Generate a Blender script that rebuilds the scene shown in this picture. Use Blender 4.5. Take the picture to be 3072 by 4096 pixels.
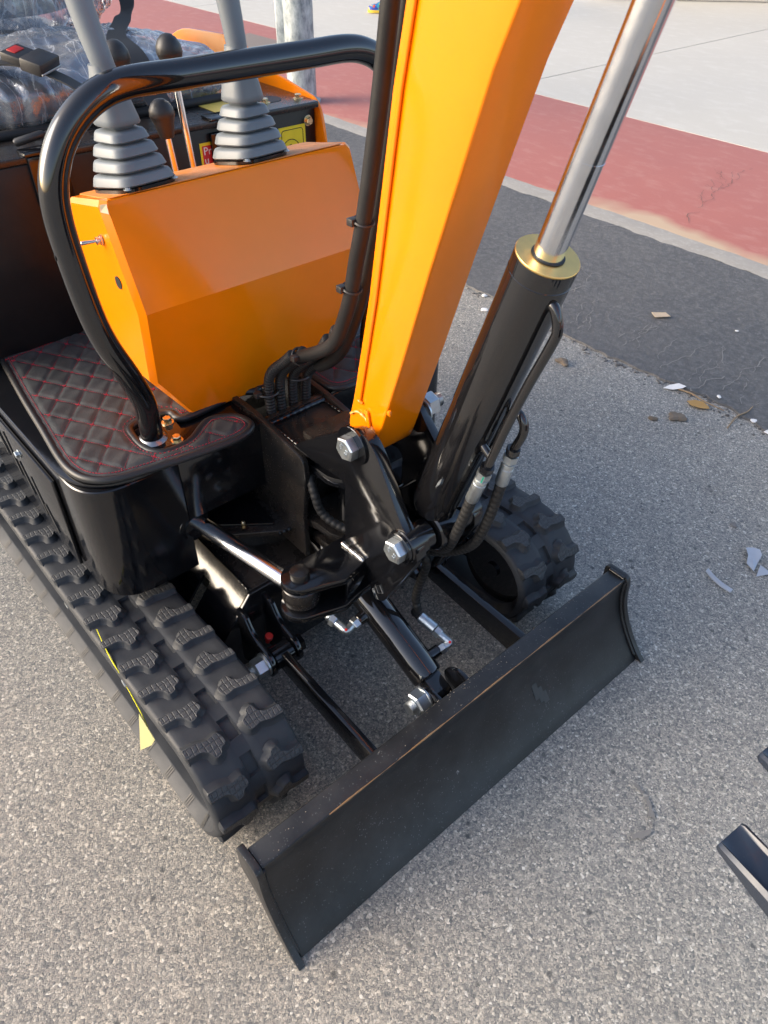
import bpy, bmesh, math, random
from mathutils import Vector, Matrix
random.seed(7)
R = math.radians
for o in list(bpy.data.objects): bpy.data.objects.remove(o)
SC = bpy.context.scene
COL = SC.collection
V = Vector

# ------------------------------------------------------------------ camera
cam = bpy.data.cameras.new('camera'); camo = bpy.data.objects.new('camera', cam); COL.objects.link(camo)
_yaw, _pitch, _roll = R(138.443), R(41.504), R(-0.859)
fwd = V((math.cos(_pitch)*math.cos(_yaw), math.cos(_pitch)*math.sin(_yaw), -math.sin(_pitch)))
rgt = V((math.sin(_yaw), -math.cos(_yaw), 0)); dwn = fwd.cross(rgt)
r2 = math.cos(_roll)*rgt+math.sin(_roll)*dwn; d2 = -math.sin(_roll)*rgt+math.cos(_roll)*dwn
camo.matrix_world = Matrix(((r2.x, -d2.x, -fwd.x, .530), (r2.y, -d2.y, -fwd.y, -.653), (r2.z, -d2.z, -fwd.z, 1.3477), (0, 0, 0, 1)))
cam.sensor_fit = 'VERTICAL'; cam.sensor_height = 36; cam.sensor_width = 27; cam.lens = 26.451
cam.clip_start = .02; cam.clip_end = 3000
cam.dof.use_dof = True; cam.dof.focus_distance = 1.35; cam.dof.aperture_fstop = 14
SC.camera = camo
SC.render.resolution_x = 768; SC.render.resolution_y = 1024

# ------------------------------------------------------------------ light
SUN_AZ, SUN_EL = R(214), R(24)          # azimuth clockwise from +Y
w = bpy.data.worlds.new('World'); SC.world = w; w.use_nodes = True
nt = w.node_tree; bg = nt.nodes['Background']
sky = nt.nodes.new('ShaderNodeTexSky'); sky.sky_type = 'NISHITA'; sky.sun_disc = False
sky.sun_elevation = SUN_EL; sky.sun_rotation = SUN_AZ; sky.air_density = .8; sky.dust_density = 3.2; sky.ozone_density = .3
nt.links.new(sky.outputs[0], bg.inputs[0]); bg.inputs[1].default_value = .15
sl = bpy.data.lights.new('sun', 'SUN'); sl.energy = .8; sl.angle = R(42); sl.color = (1, .985, .96)
so = bpy.data.objects.new('sun', sl); COL.objects.link(so)
sdir = V((math.sin(SUN_AZ)*math.cos(SUN_EL), math.cos(SUN_AZ)*math.cos(SUN_EL), math.sin(SUN_EL)))
so.rotation_euler = sdir.to_track_quat('Z', 'Y').to_euler()
so.location = (0, 0, 8)
SC.view_settings.view_transform = 'Standard'; SC.view_settings.look = 'None'
SC.view_settings.exposure = 1.35; SC.view_settings.gamma = 1; SC.view_settings.use_curve_mapping = False
SC.render.engine = 'CYCLES'

# ------------------------------------------------------------------ node helpers
class NB:
    def __init__(s, name):
        s.m = bpy.data.materials.new(name); s.m.use_nodes = True
        s.nt = s.m.node_tree; s.b = s.nt.nodes['Principled BSDF']; s.out = s.nt.nodes['Material Output']
        s.tc = None
    def co(s, scale=None, kind='Object'):
        if s.tc is None: s.tc = s.nt.nodes.new('ShaderNodeTexCoord')
        if scale is None: return s.tc.outputs[kind]
        mp = s.nt.nodes.new('ShaderNodeMapping'); mp.inputs['Scale'].default_value = scale
        s.nt.links.new(s.tc.outputs[kind], mp.inputs[0]); return mp.outputs[0]
    def put(s, sock, v):
        if isinstance(v, bpy.types.NodeSocket): s.nt.links.new(v, sock)
        else:
            if sock.type == 'RGBA' and len(v) == 3: v = (*v, 1)
            sock.default_value = v
    def node(s, t, **kw):
        n = s.nt.nodes.new(t)
        for k, v in kw.items():
            if k in n.inputs: s.put(n.inputs[k], v)
            else: setattr(n, k, v)
        return n
    def noise(s, scale, detail=3, rough=.55, vec=None, out='Fac', dist=0):
        n = s.node('ShaderNodeTexNoise', Scale=scale, Detail=detail, Roughness=rough, Distortion=dist)
        s.nt.links.new(vec or s.co(), n.inputs['Vector']); return n.outputs[out]
    def voro(s, scale, feature='F1', out='Color', vec=None, rand=1.0):
        n = s.node('ShaderNodeTexVoronoi', Scale=scale); n.feature = feature
        n.inputs['Randomness'].default_value = rand
        s.nt.links.new(vec or s.co(), n.inputs['Vector']); return n.outputs[out]
    def ramp(s, fac, stops, interp='LINEAR'):
        n = s.nt.nodes.new('ShaderNodeValToRGB'); cr = n.color_ramp; cr.interpolation = interp
        while len(cr.elements) < len(stops): cr.elements.new(.5)
        for e, (p, c) in zip(cr.elements, stops):
            e.position = p; e.color = (*c, 1) if not isinstance(c, (int, float)) else (c, c, c, 1)
        s.put(n.inputs[0], fac); return n.outputs[0]
    def mix(s, fac, a, b, mode='MIX'):
        n = s.nt.nodes.new('ShaderNodeMix'); n.data_type = 'RGBA'; n.blend_type = mode
        s.put(n.inputs[0], fac); s.put(n.inputs[6], a); s.put(n.inputs[7], b); return n.outputs[2]
    def math(s, op, a, b=0.0, c=0.0):
        n = s.nt.nodes.new('ShaderNodeMath'); n.operation = op
        s.put(n.inputs[0], a); s.put(n.inputs[1], b); s.put(n.inputs[2], c); return n.outputs[0]
    def sep(s, v):
        n = s.nt.nodes.new('ShaderNodeSeparateXYZ'); s.nt.links.new(v, n.inputs[0]); return n.outputs
    def bump(s, h, strength=.3, dist=.002, prev=None):
        n = s.nt.nodes.new('ShaderNodeBump'); n.inputs['Strength'].default_value = strength; n.inputs['Distance'].default_value = dist
        s.put(n.inputs['Height'], h)
        if prev is not None: s.nt.links.new(prev, n.inputs['Normal'])
        s.nt.links.new(n.outputs[0], s.b.inputs['Normal']); return n.outputs[0]
    def set(s, base=None, rough=None, metal=None, coat=None, coatr=None, spec=None, **kw):
        for nm, v in (('Base Color', base), ('Roughness', rough), ('Metallic', metal), ('Coat Weight', coat), ('Coat Roughness', coatr), ('Specular IOR Level', spec)):
            if v is not None: s.put(s.b.inputs[nm], v)
        return s

def paint(name, col, rough, peel=.12, peel_scale=90, dust=0.0, dust_col=(.22, .19, .16), coat=0.0, chips=0.0, spec=.5, speck=1.2):
    n = NB(name)
    big = n.noise(7, 4, .6); fine = n.noise(160, 3, .6)
    base = n.mix(n.ramp(big, [(.35, 0), (.7, .35)]), col, tuple(c*.8 for c in col))
    ro = n.math('MULTIPLY_ADD', big, rough*.6, rough*.7)
    if dust:
        df = n.math('MULTIPLY', n.ramp(n.noise(11, 5, .65), [(.38, 0), (.72, 1)]), dust)
        specks = n.ramp(n.voro(190, out='Distance'), [(.16, 1), (.26, 0)])
        spk2 = n.math('MULTIPLY', n.ramp(n.noise(70, 2), [(.50, 0), (.58, 1)]), n.ramp(n.noise(5, 3), [(.35, .2), (.65, 1)]))
        df = n.math('ADD', df, n.math('MULTIPLY', n.math('MULTIPLY', specks, spk2), dust*speck))
        base = n.mix(df, base, dust_col)
        ro = n.math('ADD', ro, n.math('MULTIPLY', df, .5))
    if chips:
        c = n.ramp(n.noise(45, 6, .75), [(.70-.02*chips, 0), (.72, 1)])
        base = n.mix(c, base, (.25, .24, .23))
    n.set(base=base, rough=ro, coat=coat, coatr=.05, spec=spec)
    b1 = n.bump(n.noise(peel_scale, 2, .5), peel, .0015)
    n.bump(fine, .04, .0006, b1)
    return n.m

def metal(name, col, rough, mott=.12, streak=None):
    n = NB(name)
    f = n.noise(55, 4, .6)
    c2 = tuple(min(1, c*1.15) for c in col); c1 = tuple(c*(1-mott*2.2) for c in col)
    base = n.mix(f, c1, c2)
    n.set(base=base, rough=n.math('MULTIPLY_ADD', f, rough*.7, rough*.6), metal=1.0)
    if streak: n.bump(n.noise(300, 2, .5, n.co(streak)), .06, .0006)
    else: n.bump(f, .08, .0008)
    return n.m

M = {}
M['orange'] = paint('orange_paint', (.98, .236, .001), .17, peel=.07, peel_scale=70, dust=.02, dust_col=(.75, .36, .1), coat=.15, spec=.45)
M['orange_dusty'] = paint('orange_paint_dusty', (.80, .24, .02), .3, dust=.75, dust_col=(.30, .20, .12))
M['black'] = paint('black_gloss_paint', (.0042, .0046, .0060), .11, peel=.05, peel_scale=60, dust=.012, spec=.7)
M['black_dusty'] = paint('black_paint_dusty', (.011, .0105, .0105), .22, peel=.14, peel_scale=80, dust=.20, dust_col=(.12, .085, .06))
M['blade'] = paint('blade_paint', (.010, .0105, .0115), .34, peel=.10, peel_scale=240, dust=.12, speck=5.0, dust_col=(.17, .17, .17), chips=1.0)
M['blade_edge'] = paint('gold_edge_glint', (.24, .13, .05), .42, dust=.3)  # warm gold of a reflected glow, put into the base colour
M['pipe'] = paint('black_pipe_paint', (.006, .006, .007), .07, peel=.03, peel_scale=26, dust=.012, spec=.95)
M['satin'] = paint('black_satin_paint', (.006, .0065, .008), .34, peel=.05, peel_scale=80, dust=.03, spec=.35)
M['chrome'] = metal('chrome_rod', (.72, .74, .77), .17, .05, (1, 1, .02))
M['zinc'] = metal('zinc_plated', (.60, .65, .68), .42, .16)
M['zincy'] = metal('yellow_zinc', (.74, .60, .36), .27, .15)
M['brass'] = metal('brass_cap', (.93, .60, .21), .42, .07)
M['weld'] = metal('weld_metal', (.42, .42, .42), .32, .2)
M['plastic_black'] = paint('black_plastic', (.018, .018, .019), .42, peel=.10, peel_scale=420, dust=.06)
M['gold_key'] = metal('toggle_metal', (.75, .66, .58), .22, .05)

def rubber(name, col, rough, dust, dcol, streak=False):
    n = NB(name)
    d = n.ramp(n.noise(14, 5, .65), [(.36, 0), (.75, 1)])
    base = n.mix(n.math('MULTIPLY', d, dust), col, dcol)
    n.set(base=base, rough=n.math('MULTIPLY_ADD', d, .2, rough), spec=.32)
    b = n.bump(n.noise(30, 3, .5), .22, .003)
    n.bump(n.noise(500, 2, .6), .12, .0006, b)
    return n.m
M['rubber'] = rubber('track_rubber', (.028, .031, .036), .47, .45, (.066, .068, .07))
M['hose'] = rubber('hose_rubber', (.012, .012, .0125), .44, .35, (.040, .039, .038))
def lugtop():
    n = NB('lug_rubber')
    xyz = n.sep(n.co()); d = n.noise(190, 4, .7); wv = n.noise(60, 2)
    def groove(v, pitch, k):
        f = n.math('FRACT', n.math('ADD', n.math('MULTIPLY', v, 1/pitch), n.math('MULTIPLY', wv, k)))
        return n.ramp(n.math('ABSOLUTE', n.math('SUBTRACT', f, .5)), [(.36, 1), (.46, 0)])
    g = n.math('MINIMUM', groove(xyz[1], .0092, .55), groove(xyz[0], .0125, .45))
    base = n.mix(n.ramp(d, [(.4, 0), (.75, .8)]), (.034, .036, .039), (.088, .09, .093))
    base = n.mix(n.math('MULTIPLY', g, -.35) if False else n.math('MULTIPLY_ADD', g, -.4, .4), base, (.02, .02, .022))
    n.set(base=base, rough=.6)
    b = n.bump(g, .55, .0018)
    n.bump(d, .4, .0012, b)
    return n.m
M['lug'] = lugtop()
def boot():
    n = NB('grey_rubber_boot'); f = n.noise(10, 4)
    n.set(base=n.mix(f, (.135, .155, .172), (.19, .212, .230)), rough=n.math('MULTIPLY_ADD', f, .15, .36))
    n.bump(n.noise(700, 2), .10, .0006); return n.m
M['boot'] = boot()
def leather():
    n = NB('black_leatherette')
    d = n.ramp(n.noise(9, 6, .7, dist=.4), [(.40, 0), (.72, 1)])
    d2 = n.ramp(n.noise(60, 5, .7), [(.45, 0), (.8, 1)])
    n.set(base=n.mix(n.math('MULTIPLY', d, n.math('MULTIPLY_ADD', d2, .5, .28)), (.030, .0335, .036), (.110, .116, .119)), rough=n.math('MULTIPLY_ADD', d, .25, .52), spec=.3)
    b = n.bump(n.noise(26, 5, .65), .35, .003); n.bump(n.voro(520, out='Distance'), .25, .0008, b); return n.m
M['leather'] = leather()
def flat(name, col, rough=.5, **kw):
    n = NB(name); n.set(base=n.mix(n.noise(40, 3), tuple(c*.88 for c in col), tuple(min(1, c*1.1) for c in col)), rough=rough, **kw); return n.m
M['piping'] = flat('black_piping', (.016, .016, .017), .42)
M['thread'] = flat('red_thread', (.34, .012, .032), .7)
M['red'] = flat('red_plastic', (.50, .02, .015), .35)
M['yellow'] = flat('yellow_label', (.82, .68, .02), .4)
M['sticker'] = paint('yellow_black_sticker', (.72, .52, .10), .4, dust=.5, dust_col=(.45, .33, .15))
M['label_red'] = flat('red_label', (.55, .02, .03), .4)
M['ink'] = flat('black_ink', (.012, .012, .012), .5)
M['white_ink'] = flat('white_ink', (.8, .8, .8), .5)
M['green_ink'] = flat('green_ink', (.01, .33, .22), .5)
M['tape'] = flat('yellow_tape', (.86, .80, .02), .45)
M['tape_back'] = flat('tape_backing', (.40, .375, .17), .6)
M['fabric'] = flat('seat_vinyl', (.030, .038, .066), .5)
M['web'] = flat('black_webbing', (.014, .014, .015), .62)
M['grit'] = flat('dry_grit', (.30, .25, .20), .9)
M['grey_rod'] = M['chrome']

def film():
    n = NB('clear_plastic_film')
    nt = n.nt
    gl = nt.nodes.new('ShaderNodeBsdfGlossy'); gl.inputs['Roughness'].default_value = .2; gl.inputs['Color'].default_value = (.95, .97, 1, 1)
    tr = nt.nodes.new('ShaderNodeBsdfTransparent'); tr.inputs['Color'].default_value = (.92, .94, .97, 1)
    df = nt.nodes.new('ShaderNodeBsdfDiffuse'); df.inputs['Color'].default_value = (.75, .78, .82, 1)
    lw = nt.nodes.new('ShaderNodeLayerWeight'); lw.inputs['Blend'].default_value = .4
    bp = nt.nodes.new('ShaderNodeBump'); bp.inputs['Strength'].default_value = 1.0; bp.inputs['Distance'].default_value = .012
    h1 = n.noise(5, 4, .5, n.co((1, 3.0, 1)), dist=1.4); h2 = n.noise(20, 3, .5, n.co((2.6, .8, 1)), dist=1.0)
    h = n.math('ADD', h1, n.math('MULTIPLY', h2, .16))
    nt.links.new(h, bp.inputs['Height'])
    for x in (gl, lw): nt.links.new(bp.outputs[0], x.inputs['Normal'])
    crease = n.ramp(n.math('ABSOLUTE', n.math('SUBTRACT', h1, .5)), [(.0, 1), (.035, 0)])
    mx = nt.nodes.new('ShaderNodeMixShader')
    nt.links.new(n.math('MULTIPLY_ADD', lw.outputs['Fresnel'], .75, .14), mx.inputs[0]); nt.links.new(tr.outputs[0], mx.inputs[1]); nt.links.new(gl.outputs[0], mx.inputs[2])
    m2 = nt.nodes.new('ShaderNodeMixShader'); nt.links.new(n.math('MULTIPLY_ADD', crease, .22, .15), m2.inputs[0]); nt.links.new(mx.outputs[0], m2.inputs[1]); nt.links.new(df.outputs[0], m2.inputs[2])
    nt.links.new(m2.outputs[0], n.out.inputs[0]); return n.m
M['film'] = film()

# ground materials -------------------------------------------------
def asphalt():
    n = NB('asphalt_aggregate')
    warp = n.co()
    big = n.noise(1.3, 4, .6); mid = n.noise(6, 4, .6)
    cells = n.voro(230, out='Color'); e = n.voro(230, 'DISTANCE_TO_EDGE', 'Distance')
    c1 = n.sep(cells)
    stone = n.ramp(c1[0], [(0, (.15, .155, .162)), (.25, (.24, .236, .229)), (.52, (.37, .352, .32)), (.76, (.51, .466, .405)), (.92, (.70, .635, .545)), (1, (.80, .765, .70))])
    cells2 = n.voro(400, out='Color'); c2 = n.sep(cells2)
    stone2 = n.ramp(c2[1], [(0, (.15, .154, .158)), (.5, (.33, .315, .29)), (.85, (.47, .43, .38)), (1, (.66, .61, .53))])
    cells3 = n.sep(n.voro(62, out='Color')); d3 = n.voro(62, out='Distance')
    st = n.mix(n.ramp(n.noise(85, 2), [(.42, 0), (.58, 1)]), stone, stone2)
    mort = n.ramp(e, [(0, 1), (.09, 0)])
    st = n.mix(n.math('MULTIPLY', mort, .3), st, (.085, .085, .087))
    bigst = n.math('MULTIPLY', n.ramp(cells3[0], [(.945, 0), (.95, 1)]), n.ramp(d3, [(.18, 1), (.42, 0)]))
    st = n.mix(n.math('MULTIPLY', bigst, .8), st, n.ramp(cells3[1], [(0, (.05, .058, .066)), (.6, (.12, .12, .12)), (1, (.40, .36, .31))]))
    patch = n.ramp(big, [(.3, .93), (.7, 1.12)])
    st = n.mix(1.0, st, patch, 'MULTIPLY')
    st = n.mix(n.ramp(n.noise(.9, 3, .5), [(.62, 0), (.75, .25)]), st, (.05, .047, .043))
    st = n.mix(n.ramp(mid, [(.60, 0), (.75, .22)]), st, (.23, .19, .145))
    n.set(base=st, rough=n.math('MULTIPLY_ADD', mid, .25, .62), spec=.4)
    st = n.mix(1.0, st, n.ramp(n.noise(.55, 2, .5), [(.35, (.77, .80, .815)), (.65, (.84, .815, .755))]), 'MULTIPLY')
    st = n.mix(n.ramp(n.noise(2.6, 5, .7), [(.60, 0), (.78, .35)]), st, (.13, .125, .12))
    n.put(n.b.inputs['Base Color'], st)
    h = n.math('ADD', n.ramp(e, [(0, 0), (.16, 1)]), n.math('MULTIPLY', c1[2], .6))
    b = n.bump(h, .32, .0022); n.bump(c2[0], .35, .002, b)
    return n.m
M['asphalt'] = asphalt()
def dark_asphalt():
    n = NB('dark_asphalt')
    f = n.noise(2.2, 5, .6); s = n.noise(150, 3, .7); v = n.sep(n.voro(120, out='Color')); g = n.noise(38, 4, .7)
    base = n.mix(s, (.050, .048, .047), (.155, .149, .142))
    base = n.mix(n.ramp(v[0], [(.55, 0), (1, .5)]), base, (.21, .20, .19))
    base = n.mix(n.ramp(g, [(.42, .55), (.60, 0)]), base, (.045, .043, .042))
    base = n.mix(n.ramp(f, [(.35, 0), (.75, .45)]), base, (.17, .162, .152))
    n.set(base=base, rough=n.math('MULTIPLY_ADD', f, .3, .5))
    b = n.bump(s, .6, .004); b = n.bump(g, .6, .008, b); n.bump(v[1], .4, .003, b); return n.m
M['dark_asphalt'] = dark_asphalt()
def concrete(name, c1, c2, c3, sc=2.0, stain=.5, red=False):
    n = NB(name)
    f = n.noise(sc, 6, .65); g = n.noise(sc*9, 5, .65, n.co((.6, 1, 1)))
    base = n.mix(f, c1, c2)
    base = n.mix(n.ramp(g, [(.5, 0), (.75, stain)]), base, c3)
    base = n.mix(n.ramp(n.noise(260, 3, .7), [(.3, .25), (.6, 0)]), base, tuple(c*.6 for c in c1))
    if red:
        # worn bare patches near the kerb, thinning with distance from it
        xyz = n.sep(n.co())
        edge = n.ramp(n.math('MULTIPLY_ADD', xyz[1], -1.5, 5.0), [(0, 0), (1, 1)])
        wear = n.ramp(n.math('MULTIPLY', n.noise(.95, 4, .55), edge), [(.46, 0), (.56, .85)])
        base = n.mix(wear, base, (.46, .36, .24))
    n.set(base=base, rough=n.math('MULTIPLY_ADD', f, .2, .5)); n.bump(g, .12, .004); return n.m
M['red_floor'] = concrete('red_painted_concrete', (.33, .108, .085), (.42, .152, .120), (.46, .235, .19), 1.6, .55, True)
M['cream_floor'] = concrete('cream_concrete', (.50, .465, .395), (.59, .555, .48), (.65, .62, .555), 1.2, .6)
M['kerb'] = concrete('kerb_concrete', (.26, .24, .21), (.40, .37, .32), (.48, .45, .40), 7, .6)
M['gravel'] = concrete('brown_gravel', (.16, .12, .09), (.26, .20, .16), (.36, .29, .24), 28, .8)
M['joint'] = flat('joint_filler', (.10, .095, .085), .8)
M['crack'] = flat('pale_crack_dust', (.25, .24, .225), .9)
M['dark_stain'] = flat('dark_stain', (.19, .183, .172), .8)
def galv():
    n = NB('galvanised_steel')
    v = n.sep(n.voro(26, out='Color', vec=n.co((1, 1, .6)))); f = n.noise(22, 5, .7, n.co((1, 1, .45)))
    n.set(base=n.ramp(f, [(.38, (.20, .23, .245)), (.5, (.36, .40, .41)), (.62, (.50, .54, .54))]), rough=.5, metal=.35)
    n.bump(f, .1, .002); return n.m
M['galv'] = galv()
M['render_wall'] = concrete('cream_wall', (.55, .52, .46), (.66, .63, .57), (.5, .46, .4), 2, .5)
M['paper'] = flat('pale_plastic_scrap', (.40, .44, .50), .45)
M['card'] = flat('tan_card', (.52, .40, .27), .7)
M['leaf'] = flat('dry_leaf', (.42, .24, .07), .7)
M['clod'] = flat('dirt_clod', (.17, .135, .10), .9)
M['white'] = flat('white_chip', (.75, .74, .72), .6)
M['twig'] = flat('dry_twig', (.28, .2, .12), .8)

# ------------------------------------------------------------------ mesh helpers
def link(o, parent=None, loc=None):
    COL.objects.link(o)
    if parent is not None: o.parent = parent
    if loc is not None: o.location = loc
    return o
def finish(name, bm, mat, parent=None, smooth=35, loc=None):
    me = bpy.data.meshes.new(name)
    bmesh.ops.recalc_face_normals(bm, faces=bm.faces[:])
    bm.to_mesh(me); bm.free()
    mats = mat if isinstance(mat, (list, tuple)) else [mat]
    for m in mats: me.materials.append(M[m] if isinstance(m, str) else m)
    if smooth:
        for p in me.polygons: p.use_smooth = True
        me.set_sharp_from_angle(angle=R(smooth))
    o = bpy.data.objects.new(name, me); return link(o, parent, loc)
def dup(o, parent, loc=None, rot=None, data=True):
    c = o.copy(); COL.objects.link(c); c.parent = parent
    if loc is not None: c.location = loc
    if rot is not None: c.rotation_euler = rot
    return c
def thing(name, label, cat, loc=(0, 0, 0), rz=0, group=None):
    o = bpy.data.objects.new(name, None); o.empty_display_size = .1; link(o, None, loc); o.rotation_euler = (0, 0, rz)
    return tag(o, label, cat, group)
def tag(o, label, cat, group=None):
    o['label'] = label; o['category'] = cat
    if group: o['group'] = group
    return o
def struct(o): o['kind'] = 'structure'; return o
def lab(o, s): o['label'] = s; return o

def bevel(bm, w, seg=2, ang=30):
    es = [e for e in bm.edges if len(e.link_faces) == 2 and e.calc_face_angle(0) > R(ang)]
    if es: bmesh.ops.bevel(bm, geom=es, offset=w, segments=seg, profile=.5, affect='EDGES', clamp_overlap=True)
def loft(bm, loops, cap0=True, cap1=True, closed=True):
    rings = [[bm.verts.new(p) for p in L] for L in loops]
    n = len(rings[0])
    for a, b in zip(rings, rings[1:]):
        for i in range(n if closed else n-1):
            j = (i+1) % n; bm.faces.new((a[i], a[j], b[j], b[i]))
    if closed and cap0: bm.faces.new(rings[0][::-1])
    if closed and cap1: bm.faces.new(rings[-1])
    return rings
AX = {'x': lambda u, v, t: (t, u, v), 'y': lambda u, v, t: (u, t, v), 'z': lambda u, v, t: (u, v, t)}
def plate_bm(bm, pts, a, b, axis='y', bev=.002, seg=2):
    b2 = bmesh.new(); f = AX[axis]
    loft(b2, [[f(u, v, a) for u, v in pts], [f(u, v, b) for u, v in pts]])
    bmesh.ops.recalc_face_normals(b2, faces=b2.faces[:])
    if bev: bevel(b2, bev, seg)
    merge(bm, b2)
def merge(bm, b2):
    me = bpy.data.meshes.new('tmp'); b2.to_mesh(me); b2.free(); bm.from_mesh(me); bpy.data.meshes.remove(me)
def plate(name, pts, a, b, mat, parent, axis='y', bev=.002, seg=2, smooth=35):
    bm = bmesh.new(); plate_bm(bm, pts, a, b, axis, bev, seg); return finish(name, bm, mat, parent, smooth)
def box_bm(bm, x0, x1, y0, y1, z0, z1, bev=.002, seg=2):
    plate_bm(bm, [(x0, y0), (x1, y0), (x1, y1), (x0, y1)], z0, z1, 'z', bev, seg)
def box(name, x0, x1, y0, y1, z0, z1, mat, parent, bev=.002, smooth=35):
    bm = bmesh.new(); box_bm(bm, x0, x1, y0, y1, z0, z1, bev); return finish(name, bm, mat, parent, smooth)
def frame_of(d):
    d = V(d).normalized(); up = V((0, 0, 1)) if abs(d.z) < .9 else V((1, 0, 0))
    a = d.cross(up).normalized(); return d, a, d.cross(a)
def lathe_bm(bm, p0, d, prof, seg=24, cap=True):
    d, a, b = frame_of(d); p0 = V(p0); loops = []
    for t, r in prof:
        loops.append([p0+d*t+(a*math.cos(2*math.pi*i/seg)+b*math.sin(2*math.pi*i/seg))*max(r, 1e-5) for i in range(seg)])
    loft(bm, loops, cap, cap)
def lathe(name, p0, d, prof, mat, parent, seg=24, smooth=35):
    bm = bmesh.new(); lathe_bm(bm, p0, d, prof, seg); return finish(name, bm, mat, parent, smooth)
def cyl(name, p0, p1, r, mat, parent, seg=28, bev=.0015, smooth=35):
    p0, p1 = V(p0), V(p1); L = (p1-p0).length
    return lathe(name, p0, p1-p0, [(0, r-bev), (bev, r), (L-bev, r), (L, r-bev)], mat, parent, seg, smooth)
def spline(pts, n=8):
    P = [V(p) for p in pts]; P = [P[0]*2-P[1]]+P+[P[-1]*2-P[-2]]; out = []
    for i in range(1, len(P)-2):
        a, b, c, d = P[i-1:i+3]
        for k in range(n):
            t = k/n
            out.append(.5*((2*b)+(c-a)*t+(2*a-5*b+4*c-d)*t*t+(3*b-a-3*c+d)*t**3))
    out.append(P[-2]); return out
def resample(P, step):
    out = [P[0].copy()]; acc = 0
    for a, b in zip(P, P[1:]):
        L = (b-a).length; pos = 0
        while acc+(L-pos) >= step:
            pos += step-acc; out.append(a.lerp(b, pos/L)); acc = 0
        acc += L-pos
    if (out[-1]-P[-1]).length > step*.3: out.append(P[-1].copy())
    return out
def tube_bm(bm, P, r, seg=14):
    """P: list of Vectors, r: number or function of (arc length, index)."""
    t0 = (P[1]-P[0]).normalized(); _, a, b = frame_of(t0); loops = []; s = 0; prev = t0
    for i, p in enumerate(P):
        t = (P[min(i+1, len(P)-1)]-P[max(i-1, 0)]).normalized()
        q = prev.rotation_difference(t); a = q @ a; b = q @ b; prev = t
        if i: s += (p-P[i-1]).length
        rr = r(s, i) if callable(r) else r
        loops.append([p+(a*math.cos(2*math.pi*k/seg)+b*math.sin(2*math.pi*k/seg))*rr for k in range(seg)])
    loft(bm, loops)
def tube(name, pts, r, mat, parent, seg=14, n=8, curved=True, step=None, smooth=45):
    P = spline(pts, n) if curved else [V(p) for p in pts]
    if step: P = resample(P, step)
    bm = bmesh.new(); tube_bm(bm, P, r, seg); return finish(name, bm, mat, parent, smooth)
def hose(name, pts, r, parent, pitch=.011, depth=.0016, mat='hose'):
    """spiral-wrapped hose: each turn of the wrap a small step"""
    P = resample(spline(pts, 10), pitch/5)
    prof = [0, .75, 1, .95, .7]
    return tube(name, P, lambda s, i: r-depth+depth*prof[i % 5], mat, parent, seg=14, curved=False, smooth=60)
def fillet(pts, rad, n=5):
    """round the corners of a 2D polygon; rad may be a list"""
    out = []; N = len(pts)
    for i in range(N):
        p = V((*pts[i], 0)); a = V((*pts[i-1], 0))-p; b = V((*pts[(i+1) % N], 0))-p
        r = rad[i] if isinstance(rad, (list, tuple)) else rad
        if r <= 0: out.append((p.x, p.y)); continue
        r = min(r, a.length*.48, b.length*.48)
        p0 = p+a.normalized()*r; p1 = p+b.normalized()*r
        for k in range(n+1):
            t = k/n; q = p0*(1-t)**2+p*2*t*(1-t)+p1*t*t; out.append((q.x, q.y))
    return out
def hexbolt_bm(bm, p, d, af, h, washer=0.0):
    d, a, b = frame_of(d); p = V(p); r = af/math.sqrt(3)
    if washer: lathe_bm(bm, p, d, [(0, washer), (h*.16, washer), (h*.2, washer*.94)], 24); p = p+d*h*.19
    L = []
    for t, k in ((0, 1), (h*.86, 1), (h, .88)):
        L.append([p+d*t+(a*math.cos(math.pi/3*i+.3)+b*math.sin(math.pi/3*i+.3))*r*k for i in range(6)])
    b2 = bmesh.new(); loft(b2, L); merge(bm, b2)
def hexbolt(name, p, d, af, h, mat, parent, washer=0.0, shank=0.0):
    bm = bmesh.new(); hexbolt_bm(bm, p, d, af, h, washer)
    if shank: 
        dd = V(d).normalized(); prof = []; n = max(3, int(shank/.0022))
        for i in range(n): prof += [(i*shank/n, af*.30), ((i+.5)*shank/n, af*.335)]
        prof.append((shank, af*.28)); lathe_bm(bm, V(p)+dd*h, dd, prof, 18)
    return finish(name, bm, mat, parent, 25)
def text_mesh(name, s, size, mat, parent, origin, xdir, ydir, depth=.0004, align='CENTER'):
    cu = bpy.data.curves.new(name, 'FONT'); cu.body = s; cu.size = size; cu.extrude = depth; cu.align_x = align; cu.align_y = 'CENTER'; cu.resolution_u = 2
    tmp = bpy.data.objects.new(name+'_c', cu); COL.objects.link(tmp)
    dg = bpy.context.evaluated_depsgraph_get(); me = bpy.data.meshes.new_from_object(tmp.evaluated_get(dg)); bpy.data.objects.remove(tmp)
    x = V(xdir).normalized(); y = V(ydir); y = (y-x*y.dot(x)).normalized(); z = x.cross(y)
    me.transform(Matrix(((x.x, y.x, z.x, origin[0]), (x.y, y.y, z.y, origin[1]), (x.z, y.z, z.z, origin[2]), (0, 0, 0, 1))))
    me.materials.clear(); me.materials.append(M[mat]); me.name = name
    return link(bpy.data.objects.new(name, me), parent)
def sheet(name, pts, z, mat, parent=None, thick=0.0):
    bm = bmesh.new()
    if thick: loft(bm, [[(x, y, z-thick) for x, y in pts], [(x, y, z) for x, y in pts]])
    else: bm.faces.new([bm.verts.new((x, y, z)) for x, y in pts])
    return finish(name, bm, mat, parent, 0)

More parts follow.
